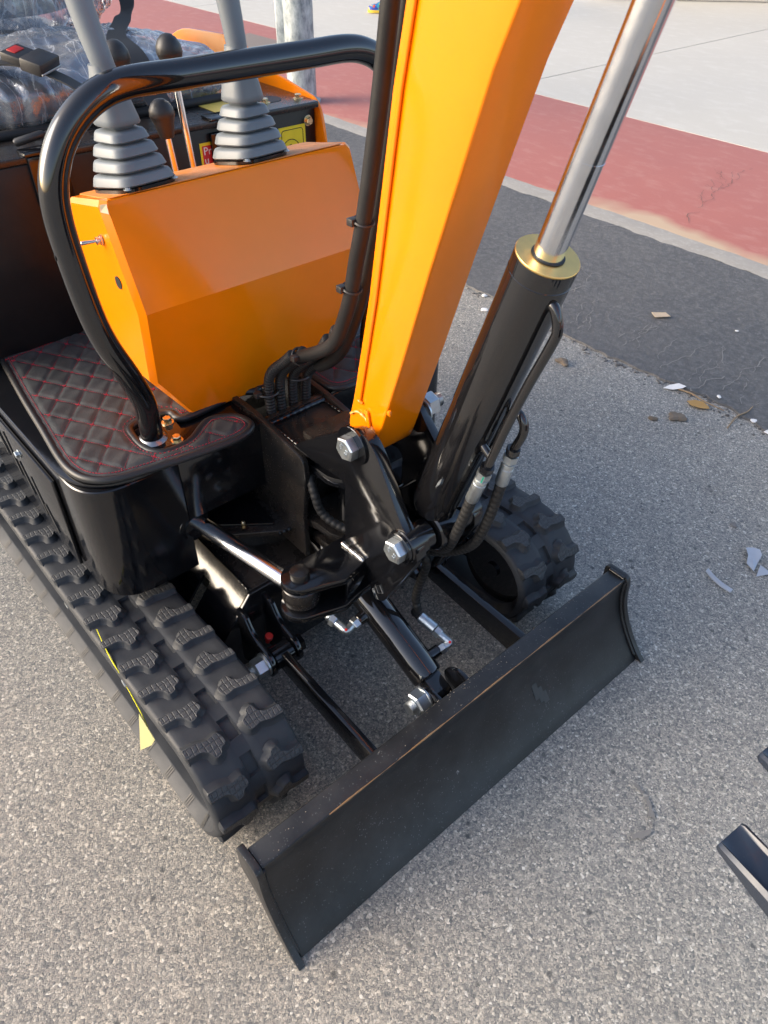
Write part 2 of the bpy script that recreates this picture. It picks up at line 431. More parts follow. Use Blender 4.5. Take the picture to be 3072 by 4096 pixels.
# ================================================================== SETTING
rnd = random.Random(3)
struct(sheet('road', [(-900, -900), (900, -900), (900, 900), (-900, 900)], 0, 'asphalt'))
def ribbon(name, xs, lo, hi, z, mat, thick, ramp=.004, foot=0.0):
    """strip along x with its own edge lines lo(x), hi(x), standing thick above the ground"""
    bm = bmesh.new(); loops = []
    for x in xs:
        a, b = lo(x), hi(x)
        loops.append([(x, a, foot), (x, a+ramp, z), (x, b, z), (x, b, 0)])
    loft(bm, loops)
    return finish(name, bm, mat, None, 30)
def wob(seed, amp, step):
    r = random.Random(seed); tab = {}
    def f(x):
        k = math.floor(x/step); t = x/step-k; t = t*t*(3-2*t)
        for j in (k, k+1):
            if j not in tab: tab[j] = r.uniform(-1, 1)
        return amp*(tab[k]*(1-t)+tab[k+1]*t)
    return f
xs = [-60, -30, -15, -8]+[-6+i*.02 for i in range(500)]+[6, 12, 60]
w1, w2, w3, w4, w5 = wob(1, .014, .13), wob(2, .012, .03), wob(3, .012, .07), wob(4, .010, .06), wob(5, .03, .4)
struct(ribbon('tar_strip', xs, lambda x: 1.515+w1(x)+w2(x)+w5(x)*.6, lambda x: 2.552, .006, 'dark_asphalt', .006))
struct(ribbon('kerb', xs, lambda x: 2.548+w3(x), lambda x: 2.672+w4(x)*.5, .0095, 'kerb', .0095, .03, .0055))
pave = struct(ribbon('red_pavement', xs, lambda x: 2.668+w4(x)*.5, lambda x: 4.19, .0135, 'red_floor', .0135, .03, .0088))
struct(sheet('gravel_bed', [(-6.0, 2.70), (-5.25, 2.70), (-5.65, 3.84), (-6.55, 3.84)], .0172, 'gravel'))
cream = struct(sheet('pavement', [(-60, 4.194), (60, 4.194), (60, 60), (-60, 60)], .004, 'joint'))
for i in range(-6, 6):                     # concrete bays with saw-cut joints between them
    for j in range(3):
        x0 = -3.63+i*4.6; y0 = 4.192+j*8.0
        bm = bmesh.new(); box_bm(bm, x0+.006, x0+4.594, y0, y0+7.988, .006, .0146, .0006, 1)
        finish('concrete_slab', bm, 'cream_floor', cream, 30)
# pale dust-filled cracks in the tar strip
bm = bmesh.new(); r = random.Random(12)
def crack(x, y, dx, dy, n, wd, z):
    pts = [(x, y)]
    for i in range(n):
        x += dx*(.7+r.random()*.6)+r.uniform(-.5, .5)*abs(dy)*1.5; y += dy*(.6+r.random()*.8); pts.append((x, y))
        if r.random() < .10 and n > 9: crack(x, y, dx*1.5, dy*.5, n//3, wd*.7, z)
    for (a, b) in zip(pts, pts[1:]):
        if r.random() < .16: continue
        d = V((b[0]-a[0], b[1]-a[1], 0)); d.normalize(); nn = V((-d.y, d.x, 0))*wd*r.uniform(.4, 1.2)
        bm.faces.new([bm.verts.new((p[0]+s*nn.x, p[1]+s*nn.y, z)) for p, s in ((a, 1), (a, -1), (b, -1), (b, 1))])
for k in range(20):
    crack(-1.15+k*.062+r.uniform(-.03, .03), 1.56+r.uniform(0, .06), -.004+r.uniform(-.006, .006), .019, r.randint(7, 22), .0012, .0098)
crack(-.40, 1.52, .006, .024, 30, .0016, .0098)
crack(-1.50, 2.45, .008, .012, 9, .0022, .0098)
ck = finish('crack', bm, 'crack', bpy.data.objects['tar_strip'], 0); ck['kind'] = 'stuff'
bm = bmesh.new(); r = random.Random(5)
crack(-1.22, 2.70, -.006, .028, 40, .0014, .0172); 
finish('crack', bm, 'joint', pave, 0)['kind'] = 'stuff'
# dark rubber smears on the asphalt
def smear(pts, wd, seed):
    rr = random.Random(seed); P = resample(spline([(x, y, 0) for x, y in pts], 8), .008); bm = bmesh.new(); prev = None
    for i, p in enumerate(P):
        t = (P[min(i+1, len(P)-1)]-P[max(i-1, 0)]).normalized(); n = V((-t.y, t.x, 0))
        w = wd*(.25+.75*rr.random())*(.4+.6*math.sin(math.pi*(i+.5)/len(P)))
        cur = (bm.verts.new((p+n*w).to_tuple()[:2]+(.004,)), bm.verts.new((p-n*w).to_tuple()[:2]+(.004,)))
        if prev and rr.random() > .22: bm.faces.new((prev[0], prev[1], cur[1], cur[0]))
        prev = cur
    return finish('tyre_smear', bm, 'dark_stain', bpy.data.objects['road'], 0)
smear([(.298, .206), (.335, .196), (.362, .170), (.368, .150)], .008, 1)
smear([(.352, .108), (.366, .128), (.374, .150)], .010, 2)

# low wall at the far edge of the pavement, with a white marker block
t = thing('low_wall', 'low pale rendered wall along the far edge of the cream pavement', 'wall')
plate('wall_panel', [(-5.66, 8.52), (-2.4, 12.05), (-2.55, 12.2), (-5.81, 8.67)], .02, .75, 'render_wall', t, 'z', .01)
plate('white_end_block', [(-5.92, 8.22), (-5.67, 8.49), (-5.82, 8.65), (-6.07, 8.38)], .02, .42, 'white', t, 'z', .01)

# lamp post
t = thing('lamp_post', 'mottled galvanised steel lamp post with a door plate, behind the excavator seat', 'lamp post', (-4.22, 2.745, .012))
lathe('post', (0, 0, 0), (0, 0, 1), [(0, .098), (1.3, .096), (6.0, .06)], 'galv', t, 32)
lathe('base_flange', (0, 0, 0), (0, 0, 1), [(0, .125), (.012, .125), (.014, .12)], 'galv', t, 32)
bm = bmesh.new(); box_bm(bm, -.035, .035, -.03, .03, .28, .62, .010, 3)
dp = finish('door_plate', bm, 'galv', t); dp.location = (-.085, -.075, 0); dp.rotation_euler = (0, 0, R(40))
tube('lamp_arm', [(0, 0, 5.9), (0, .1, 6.5), (0, .6, 6.9), (0, 1.2, 7.0)], .04, 'galv', t)
bm = bmesh.new(); box_bm(bm, -.12, .12, 1.1, 1.75, 6.95, 7.08, .03); finish('lamp_head', bm, 'galv', t)

# loose crumbs along the broken tar edge
bm = bmesh.new(); r = random.Random(31)
for k in range(520):
    x = r.uniform(-3.2, .5); y = 1.515+w1(x)+w2(x)+w5(x)*.6+r.gauss(-.004, .018); q = r.uniform(.0022, .0065)
    bmesh.ops.create_icosphere(bm, subdivisions=1, radius=q, matrix=Matrix.Translation((x, y, q*.3)) @ Matrix.Rotation(r.random()*6, 4, 'Z') @ Matrix.Diagonal((1.3, .9, .7, 1)))
cr = finish('tar_crumbs', bm, 'dark_asphalt', None, 0); cr['kind'] = 'stuff'; cr['label'] = 'dark crumbs along the broken edge of the tar strip'
# ================================================================== EXCAVATOR
EX = thing('mini_excavator', 'orange and black mini excavator with raised boom, rubber tracks and front dozer blade', 'excavator')

# ---------------------------------------------------------------- tracks
XF, XR, ZC, RB = -.192, -1.15, .135, .115
LF = XF-XR; TOT = 2*LF+2*math.pi*RB; NP = 36; PITCH = TOT/NP
def tpath(s):
    s %= TOT
    if s < LF:
        z = ZC+RB+.006*math.cos(2*math.pi*(s-.1)/LF)-.004
        return V((XR+s, 0, z)), V((1, 0, 0)), V((0, 0, 1))
    s -= LF
    if s < math.pi*RB:
        a = s/RB; return V((XF+RB*math.sin(a), 0, ZC+RB*math.cos(a))), V((math.cos(a), 0, -math.sin(a))), V((math.sin(a), 0, math.cos(a)))
    s -= math.pi*RB
    if s < LF: return V((XF-s, 0, ZC-RB)), V((-1, 0, 0)), V((0, 0, -1))
    a = (s-LF)/RB; return V((XR-RB*math.sin(a), 0, ZC-RB*math.cos(a))), V((-math.cos(a), 0, math.sin(a))), V((-math.sin(a), 0, -math.cos(a)))
def belt_bm():
    bm = bmesh.new()
    st = [(.020, -.031, 0), (.017, -.030, 0), (-.003, -.016, 0), (-.002, -.007, 0), (.0015, -.0025, 0), (.006, 0, .4), (.02, 0, 1), (.04, 0, 1), (.06, 0, 1), (.0695, 0, .5), (.0725, -.0025, 0), (.0745, -.0025, 0), (.0765, -.0025, -1), (.0955, -.0025, -1), (.0975, -.0025, 0),
          (.0995, -.0025, 0), (.1025, 0, .5), (.115, 0, 1), (.135, 0, 1), (.155, 0, 1), (.169, 0, .4), (.1735, -.0025, 0), (.177, -.007, 0), (.178, -.016, 0), (.158, -.030, 0), (.155, -.031, 0), (.105, -.022, 0), (.07, -.022, 0)]
    us = [0, .007, .0145, .0162, .026, .036, .046, .0558, .0575, .065]
    rings = []
    for k in range(NP):
        for u in us:
            p, t, n = tpath(k*PITCH+u); ring = []
            pk = .0162 <= u <= .0558
            for v, h, f in st:
                hh = h
                if f > 0: hh += f*(.0016*math.cos(2*math.pi*(u-.036)/PITCH)-.0012)+.0022*f*math.exp(-((min(u, PITCH-u))/.012)**2)
                if f < 0 and pk: hh -= .0075
                ring.append(bm.verts.new(p+n*hh+V((0, v, 0))))
            rings.append(ring)
    N = len(st)
    for i in range(len(rings)):
        a, b = rings[i], rings[(i+1) % len(rings)]
        for j in range(N): bm.faces.new((a[j], a[(j+1) % N], b[(j+1) % N], b[j]))
    return bm
LUG = [(-.0180, .0005), (-.0165, .024), (-.0100, .043), (-.0130, .0610), (-.0105, .0655), (.0055, .0690), (.0115, .0660), (.0140, .0560), (.0225, .0535), (.0250, .0400), (.0105, .0370), (.0020, .026), (.0005, .0005)]
def lug_mesh():
    L = fillet(LUG, .0025, 1); N = len(L)
    def off(d, h):
        out = []
        for i in range(N):
            a, b, c = V(L[i-1]), V(L[i]), V(L[(i+1) % N]); t = (c-a).normalized(); nn = V((t.y, -t.x))
            q = b-nn*d; out.append((q.x, max(q.y, -.0005), h))
        return out
    area = sum(L[i-1][0]*L[i][1]-L[i][0]*L[i-1][1] for i in range(N)); sg = 1 if area < 0 else -1
    bm = bmesh.new(); rings = loft(bm, [off(sg*.0085, -.003), off(sg*.0035, .0020), off(sg*.0008, .0070), off(0, .0097), off(sg*-.0010, .0106)], False, True)
    bm.faces.ensure_lookup_table(); bm.faces[-1].material_index = 1
    me = bpy.data.meshes.new('tread_lug'); bmesh.ops.recalc_face_normals(bm, faces=bm.faces[:]); bm.to_mesh(me); bm.free()
    me.materials.append(M['rubber']); me.materials.append(M['lug'])
    for p in me.polygons: p.use_smooth = True
    me.set_sharp_from_angle(angle=R(42)); return me
LM = lug_mesh()
def place_lugs(track, y0):
    for k in range(NP):
        for side in (0, 1):
            s = k*PITCH+(.0 if side == 0 else .004)+.047
            p, t, n = tpath(s)
            o = bpy.data.objects.new('tread_lug', LM); COL.objects.link(o); o.parent = track
            if side == 0: ux, vy, org = t, V((0, 1, 0)), p+V((0, y0, 0))
            else: ux, vy, org = -t, V((0, -1, 0)), p+V((0, y0+.175, 0))
            o.matrix_local = Matrix(((ux.x, vy.x, n.x, org.x), (ux.y, vy.y, n.y, org.y), (ux.z, vy.z, n.z, org.z), (0, 0, 0, 1)))
def track_gear(tr, y0, bolts):
    c = y0+.0875
    bm = bmesh.new(); plate_bm(bm, fillet([(-1.08, .062), (-.36, .062), (-.31, .10), (-.31, .17), (-.36, .221), (-1.08, .221)], .02), y0+.052, y0+.123, 'y', .004)
    box_bm(bm, -1.06, -.33, y0+.045, y0+.130, .066, .085, .004)
    finish('track_frame', bm, 'black', tr)
    lathe('idler_wheel', (XF, c-.062, ZC), (0, 1, 0), [(0, .06), (.0, .082), (.004, .088), (.03, .090), (.094, .090), (.12, .088), (.124, .082), (.124, .06)], 'black', tr, 32)
    bm = bmesh.new()
    for sy in (y0+.028, y0+.139): plate_bm(bm, fillet([(-.36, .105), (-.19, .115), (-.17, .135), (-.19, .155), (-.36, .165)], .012), sy, sy+.008, 'y', .002)
    lathe_bm(bm, (XF, y0+.02, ZC), (0, 1, 0), [(0, .018), (.135, .018)], 20)
    finish('idler_yoke', bm, 'black', tr)
    bm = bmesh.new()
    for i in range(18):
        a = 2*math.pi*i/18; rr = .09
        lathe_bm(bm, (XR+rr*math.cos(a), c-.011, ZC+rr*math.sin(a)), (0, 1, 0), [(0, .006), (.022, .006)], 8)
    lathe_bm(bm, (XR, c-.01, ZC), (0, 1, 0), [(0, .086), (.02, .086)], 36); lathe_bm(bm, (XR, c-.05, ZC), (0, 1, 0), [(0, .05), (.1, .05)], 24)
    finish('drive_sprocket', bm, 'black', tr)
    for i, x in enumerate((-.95, -.744, -.60, -.472)):
        lathe('track_roller', (x, c-.06, .082), (0, 1, 0), [(0, .02), (.006, .034), (.045, .034), (.05, .026), (.07, .026), (.075, .034), (.114, .034), (.12, .02)], 'black', tr, 20)
    for x, z in bolts: hexbolt('roller_bolt', (x, y0+.043, z), (0, -1, 0), .018, .022, 'zinc', tr, .013)
for y0, side in ((-.465, 0), (.29, 1)):
    bm = belt_bm()
    for v in bm.verts: v.co.y += y0
    if side == 0:
        for v in bm.verts:
            if v.co.y < -.40: v.co.y -= .007*max(0, min(1, (.10-v.co.z)/.05))
    tr = finish('rubber_track', bm, 'rubber', EX, 50)
    place_lugs(tr, y0)
    bm = bmesh.new()
    for k in range(NP):
        for u in (.008, .013, .018):
            p, t, n = tpath(k*PITCH+u); q = p+V((0, y0-(.007*max(0, min(1, (.10-p.z)/.05)) if side == 0 else 0), 0))
            L = [[q+n*h+V((0, v, 0))+t*e for e in (-.0011, .0011)] for v, h in ((-.0030, -.0178), (.0158, -.0312))]
            bm.faces.new([bm.verts.new(x) for x in (L[0][0], L[0][1], L[1][1], L[1][0])])
    finish('edge_groove', bm, 'ink', tr, 0)['kind'] = 'stuff'
    track_gear(tr, y0, [(-.744, .098), (-.472, .098)] if side == 0 else [])

# ---------------------------------------------------------------- undercarriage
uc = box('undercarriage_frame', -1.02, -.381, -.19, .19, .10, .262, 'black_dusty', EX, .004)
plate('front_plate', [(-.197, .266), (-.288, .152), (-.288, .09), (-.15, .06), (.15, .06), (.288, .09), (.288, .152), (.197, .266)], -.380, -.370, 'black', uc, 'x', .002)
for sg in (-1, 1):
    bm = bmesh.new()
    def slope_piece(x0, x1, t0, t1):
        A, B = V((0, sg*.192, .264)), V((0, sg*.292, .142)); n = V((0, sg*.77, .63))*.006
        def q(x, t, k): p = A.lerp(B, t)-n*k; return (x, p.y, p.z)
        b2 = bmesh.new(); loft(b2, [[q(x0, t0, 0), q(x1, t0, 0), q(x1, t1, 0), q(x0, t1, 0)], [q(x0, t0, 1), q(x1, t0, 1), q(x1, t1, 1), q(x0, t1, 1)]]); merge(bm, b2)
    slope_piece(-.484, -.3805, 0, 1); slope_piece(-.510, -.4842, 0, .30); slope_piece(-.510, -.4842, .93, 1); slope_piece(-.95, -.5102, 0, 1)
    finish('sloped_plate', bm, 'black', uc, 30)
    tube('weld_bead', [(-.60, sg*.191, .265), (-.5, sg*.192, .265), (-.44, sg*.1915, .266), (-.386, sg*.192, .265)], lambda s, i: .0032+.0004*math.sin(s*520), 'black', uc, 8, 40, step=.0022)
    for yy in (.225, .165):
        ear = fillet([(-.372, .248), (-.345, .246), (-.327, .216), (-.312, .205), (-.268, .196), (-.252, .166), (-.266, .138), (-.30, .130), (-.372, .095)], [0, .008, .012, .012, .02, .018, .014, .02, 0], 4)
        plate('pivot_ear', ear, sg*yy-.005, sg*yy+.005, 'black', uc, 'y', .0012)
lathe('slew_ring', (-.66, 0, .258), (0, 0, 1), [(0, .21), (.03, .21), (.032, .2), (.036, .22), (.07, .22)], 'black_dusty', EX, 48)

# ---------------------------------------------------------------- dozer blade with its two push arms
def bx(z): return .047+.000*(z)+(.080*((.195-z)/.195)**1.75 - .010*math.sin(math.pi*(.195-z)/.195))
zz = [.195-.195*i/10 for i in range(11)]
front = [(bx(z), z) for z in zz]; back = [(bx(z)-.010, z) for z in zz[::-1]]
prof = [(.006, .195)]+front+back[:-4]+[(.030, .13), (.006, .13)]
bm = bmesh.new(); plate_bm(bm, prof, -.460, .460, 'y', 0)
bevel(bm, .0035, 3, 50)
bl = finish('dozer_blade', bm, 'blade', EX, 40)
ep = [(-.006, .1995), (.050, .1995)]+[(bx(z)+.010, z) for z in zz[1:-1]]+[(.141, .0), (.118, .0)]+[(bx(z)-.022, z) for z in (.03, .06, .10)]+[(.006, .125), (-.006, .135)]
for sg in (-1, 1):
    a, b = sorted((sg*.4602, sg*.4722))
    plate('end_plate', fillet(ep, [.010, .012]+[0]*9+[.004, .004, 0, 0, 0, .01, .01], 4), a, b, 'blade', bl, 'y', .002)
    tube('weld_bead', [(bx(z)+.002, sg*.4585, z) for z in (.188, .16, .12, .08, .04, .012)], lambda s, i: .0036+.0003*math.sin(s*700), 'blade', bl, 8, 6, step=.003)
    if sg > 0: tube('weld_bead', [(.008, sg*.4575, .1965), (.024, sg*.457, .197), (.044, sg*.4575, .196)], lambda s, i: .0046+.0003*math.sin(s*600), 'black', bl, 8, 8, step=.003)
tube('gold_edge_glint', [(.0462, -.33+.79*i/30*.98, .1938) for i in range(31)], lambda s, i: .0011+.0007*math.sin(s*37)+.0003*math.sin(s*211), 'blade_edge', bl, 8, 2)  # golden reflection along the blade's top front edge, painted as a thin strip
bm = bmesh.new()
rr = random.Random(9)
for k in range(90):
    u = rr.random()**.6; y = .455-u*.55 if k < 70 else -.455+rr.random()**1.4*.6; x = rr.uniform(.008, .043) if k >= 70 else rr.uniform(.006, .022); s = rr.uniform(.0004, .0009)
    bmesh.ops.create_icosphere(bm, subdivisions=1, radius=s, matrix=Matrix.Translation((x, y, .1955)) @ Matrix.Diagonal((1, 1.3, .6, 1)))
finish('grit', bm, 'grit', bl, 0)['kind'] = 'stuff'
bm = bmesh.new()
for (y, dz, L) in ((.17, .0, .034), (.181, -.012, .03), (.19, -.022, .022)):
    z = .085+dz; p = [(bx(z+L/2)+.0006, y-.008, z+L/2), (bx(z+L/2)+.0006, y+.006, z+L/2), (bx(z-L/2)+.0006, y+.008, z-L/2), (bx(z-L/2)+.0006, y-.006, z-L/2)]
    bm.faces.new([bm.verts.new(q) for q in p])
finish('scuff_mark', bm, flat('grey_scuff', (.045, .048, .048), .5), bl, 0)
for sg in (-1, 1):
    arm = plate('push_arm', [(-.29, .184), (-.26, .186), (.008, .172), (.034, .105), (-.26, .134), (-.30, .145)], sg*.195-.008, sg*.195+.008, 'black', bl, 'y', .002)
    lathe('arm_boss', (-.283, sg*.195-.022, .166), (0, 1, 0), [(0, .022), (.002, .024), (.042, .024), (.044, .022)], 'black', bl)
    hexbolt('pivot_nut', (-.283, sg*.231, .168), (0, sg, 0), .036, .023, 'zinc', bl, .024, .018)
    hexbolt('pivot_bolt', (-.283, sg*.158, .168), (0, -sg, 0), .031, .013, 'black', bl)
    plate('arm_gusset', [(-.05, .12), (.02, .12), (.045, .06), (-.02, .10)], sg*.195-.006, sg*.195+.006, 'black', bl, 'y', .001)
lathe('red_plug', (-.325, -.197, .168), (.25, .1, 1), [(0, .005), (.012, .005), (.013, .008), (.021, .008), (.022, .007)], 'red', uc, 14)
for y in (-.036, .036):
    plate('lift_ear', fillet([(.03, .17), (-.03, .178), (-.062, .150), (-.052, .118), (.04, .10)], [0, .022, .022, .02, 0], 5), y-.005, y+.005, 'black', bl, 'y', .0015)
hexbolt('lift_pin_nut', (-.036, -.042, .150), (0, -1, 0), .042, .024, 'zinc', bl, .024, .018)

# ---------------------------------------------------------------- blade lift cylinder
bd = V((.1705, .006, -.0865)).normalized(); b0 = V((-.437, -.008, .3165)); bL = .408
bc = lathe('blade_cylinder', b0, bd, [(0, .028), (.003, .0325), (bL-.055, .0325), (bL-.006, .0325), (bL-.002, .031), (bL, .026)], 'pipe', EX, 40)
e0 = b0+bd*bL
pl = bmesh.new(); 
d_, a_, b_ = frame_of(bd)
up = V((0, 1, 0)).cross(bd); up = up if up.z > 0 else -up
def seg_bm(bm, p, q, wy, wz, endr=True):
    dd = (q-p).normalized(); uu = V((0, 1, 0)).cross(dd); L = (q-p).length
    pts = [(0, -wz), (L, -wz)]+[(L+wz*math.sin(a), -wz*math.cos(a)) for a in [math.pi*i/8 for i in range(1, 8)]]+[(L, wz), (0, wz)]
    b2 = bmesh.new(); loft(b2, [[p+dd*s+uu*h+V((0, y, 0)) for s, h in pts] for y in (-wy, wy)]); bmesh.ops.recalc_face_normals(b2, faces=b2.faces[:]); bevel(b2, .003, 2, 50); merge(bm, b2)
seg_bm(pl, e0-bd*.002, e0+bd*.040, .019, .017)
lathe_bm(pl, e0+bd*.032+up*.0172, up, [(0, .0045), (.001, .0045), (.0014, .002)], 14)
finish('rod_eye', pl, 'pipe', bc, 35)
def ferrule(name, p, q, r, parent, mat='zinc'):
    p, q = V(p), V(q); L = (q-p).length
    return lathe(name, p, q-p, [(0, r*.72), (L*.06, r), (L*.35, r), (L*.36, r*.95), (L*.40, r*.95), (L*.41, r), (L*.97, r), (L, r*.9)], mat, parent, 20, 30)
def elbow(name, a, c, b, r, parent):
    """hydraulic elbow: hex nut, bend, hex nut"""
    a, c, b = V(a), V(c), V(b); bm = bmesh.new()
    tube_bm(bm, resample(spline([a, c.lerp(a, .45), c, c.lerp(b, .45), b], 6), .003), r, 12)
    for p, q in ((a, c), (b, c)):
        d = (q-p).normalized(); hexbolt_bm(bm, p-d*.003, d, r*2.55, .013)
    return finish(name, bm, 'zinc', parent, 30)
# left port with elbow, hose running back under the deck
pL = b0+bd*.236
lathe('port_boss', pL+V((0, -.026, -.004)), (0, -1, -.12), [(0, .016), (.008, .013), (.020, .012), (.021, .011)], 'pipe', bc, 18)
k1 = pL+V((.000, -.050, -.008)); k2 = k1+V((.001, -.026, -.004)); k3 = k2+V((-.036, -.006, .004))
elbow('elbow_fitting', k1, k2, k3, .0085, bc)
ferrule('hose_ferrule', k3+V((-.003, 0, .001)), k3+V((-.043, .006, .012)), .0115, bc)
hose('lift_hose', [k3+V((-.04, .006, .011)), k3+V((-.10, .02, .03)), k3+V((-.18, .06, .05))], .0080, bc)
# right port: elbow standing up to the hose that drops from the boom cylinder
pR = b0+bd*.378
lathe('port_boss', pR+V((0, .024, .004)), (.1, 1, .2), [(0, .016), (.008, .0125), (.026, .012), (.027, .011)], 'pipe', bc, 18)
q1 = pR+V((.005, .053, .010)); q2 = q1+V((.004, .020, .008)); q3 = q2+V((-.032, -.006, .012))
elbow('elbow_fitting', q1, q2, q3, .008, bc)
q4 = q3+V((-.042, -.008, .013)); ferrule('hose_ferrule', q4, q3+V((-.004, 0, .002)), .0115, bc)
_hd = (q4-q3).normalized()
hose('lift_hose', [q4-_hd*.006, q4+_hd*.012, (-.171, .062, .206), (-.178, .062, .232), (-.171, .060, .270), (-.156, .057, .322), (-.147, .053, .365), (-.160, .045, .392), (-.20, .035, .405), (-.25, .02, .41)], .0088, bc, .0125, .0014)
for p, c in ((k2, 'red'), (q2, 'red')):
    bm = bmesh.new(); lathe_bm(bm, V(p)+V((.004, -.004, .009)), (.3, -.3, 1), [(0, .003), (.0012, .003)], 8); finish('paint_mark', bm, c, bc)

# ---------------------------------------------------------------- front body, deck, floor mat
def skirt(yo, yi, r):
    """plan outline of one front corner: yo outer side, yi inner end"""
    return fillet([(-1.02, yo), (-.484, yo), (-.484, yi), (-1.02, yi)], [0, r, 0, 0], 12)
fb = None
bm = bmesh.new()
plate_bm(bm, skirt(-.408, -.236, .125), .285, .5385, 'z', .002, 1)
plate_bm(bm, skirt(.418, .105, .035), .285, .5385, 'z', .002, 1)
box_bm(bm, -1.02, -.4842, -.2362, -.062, .402, .5385, .002)
fb = finish('front_body', bm, 'black', EX, 40)
bm = bmesh.new()
def rim(yo, yi, r): return fillet([(-1.02, yo), (-.481, yo), (-.481, yi), (-1.02, yi)], [0, r, 0, 0], 12)
plate_bm(bm, rim(-.4115, -.064, .127), .539, .546, 'z', .0025, 2); plate_bm(bm, rim(.421, .100, .037), .539, .546, 'z', .0025, 2)
finish('floor_rim', bm, 'black', fb, 40)
# arch over the swing cylinder
bm = bmesh.new(); ax = V((.180, .030, 0)).normalized()
lathe_bm(bm, V((-.62, -.250, .382)), ax, [(0, .036), (.128, .036), (.134, .034), (.1345, .024), (.02, .023)], 32)
finish('swing_cylinder_shroud', bm, 'black', fb, 40)
plate('deck_plate', [(-.80, -.235), (-.4845, -.195), (-.412, -.088), (-.405, .10), (-.4845, .235), (-.80, .235)], .326, .339, 'black_dusty', EX, 'z', .003)
dk = bpy.data.objects['deck_plate']
plate('deck_step', fillet([(-.60, -.18), (-.50, -.175), (-.430, -.086), (-.52, -.075), (-.60, -.09)], .012), .3393, .345, 'black', dk, 'z', .0015)
lathe('grease_nipple', (-.462, -.140, .345), (0, 0, 1), [(0, .006), (.003, .006), (.0035, .0035), (.009, .0035), (.010, .0045), (.013, .004), (.015, .002)], 'zincy', dk, 14)
tube('weld_bead', [(-.414, -.092, .333), (-.409, -.05, .333), (-.406, 0, .333)], lambda s, i: .004+.001*math.sin(s*600), 'black', dk, 8, 6, step=.003)

# side door with cut-out graphic low on the left flank
bm = bmesh.new(); box_bm(bm, -1.0, -.62, -.4165, -.4095, .30, .505, .002); sd = finish('side_cover', bm, 'black', fb)
bm = bmesh.new()
for i, (x, L) in enumerate(((-.70, .08), (-.74, .12), (-.79, .10), (-.84, .14), (-.89, .09))):
    plate_bm(bm, [(x, .34+.02*i), (x+.012, .335+.02*i), (x-.02, .34+.02*i+L*.6), (x-.03, .335+.02*i+L*.6)], -.4185, -.4168, 'y', 0)
finish('slot', bm, 'ink', sd, 0)
hexbolt('cover_bolt', (-.79, -.417, .47), (0, -1, 0), .012, .007, 'zinc', sd, .009)

# floor mat -------------------------------------------------------
MZ = .560
MAT = [(-.992, -.345), (-.834, -.366), (-.706, -.380), (-.60, -.392), (-.545, -.389), (-.512, -.372), (-.493, -.345), (-.483, -.309), (-.470, -.236), (-.459, -.155), (-.459, -.118), (-.469, -.094), (-.484, -.085), (-.508, -.088), (-.526, -.100),
       (-.540, -.134), (-.530, -.158), (-.505, -.198), (-.506, -.245), (-.534, -.267), (-.590, -.266), (-.613, -.256), (-.619, -.229), (-.618, -.195), (-.606, -.178), (-.575, -.166), (-.585, -.05), (-.60, .0), (-.992, .0)]
MATS = []
P_ = spline([(x, y, 0) for x, y in MAT]+[(MAT[0][0], MAT[0][1], 0)], 4)
MATS = [(p.x, p.y) for p in P_[:-1]]
def inside(x, y, poly):
    c = False; j = len(poly)-1
    for i in range(len(poly)):
        xi, yi = poly[i]; xj, yj = poly[j]
        if (yi > y) != (yj > y) and x < (xj-xi)*(y-yi)/(yj-yi)+xi: c = not c
        j = i
    return c
def edge_dist(x, y, poly):
    best = 9
    for i in range(len(poly)):
        ax, ay = poly[i-1]; bx_, by = poly[i]; dx, dy = bx_-ax, by-ay; L = dx*dx+dy*dy or 1e-9
        t = max(0, min(1, ((x-ax)*dx+(y-ay)*dy)/L)); best = min(best, math.hypot(x-ax-t*dx, y-ay-t*dy))
    return best
LA, LB, LO = (.0395, .0235), (.0385, -.0315), (-.929, -.308)      # the two stitch directions
DET = LA[0]*LB[1]-LA[1]*LB[0]
def lat(x, y):
    x -= LO[0]; y -= LO[1]; return (x*LB[1]-y*LB[0])/DET, (LA[0]*y-LA[1]*x)/DET
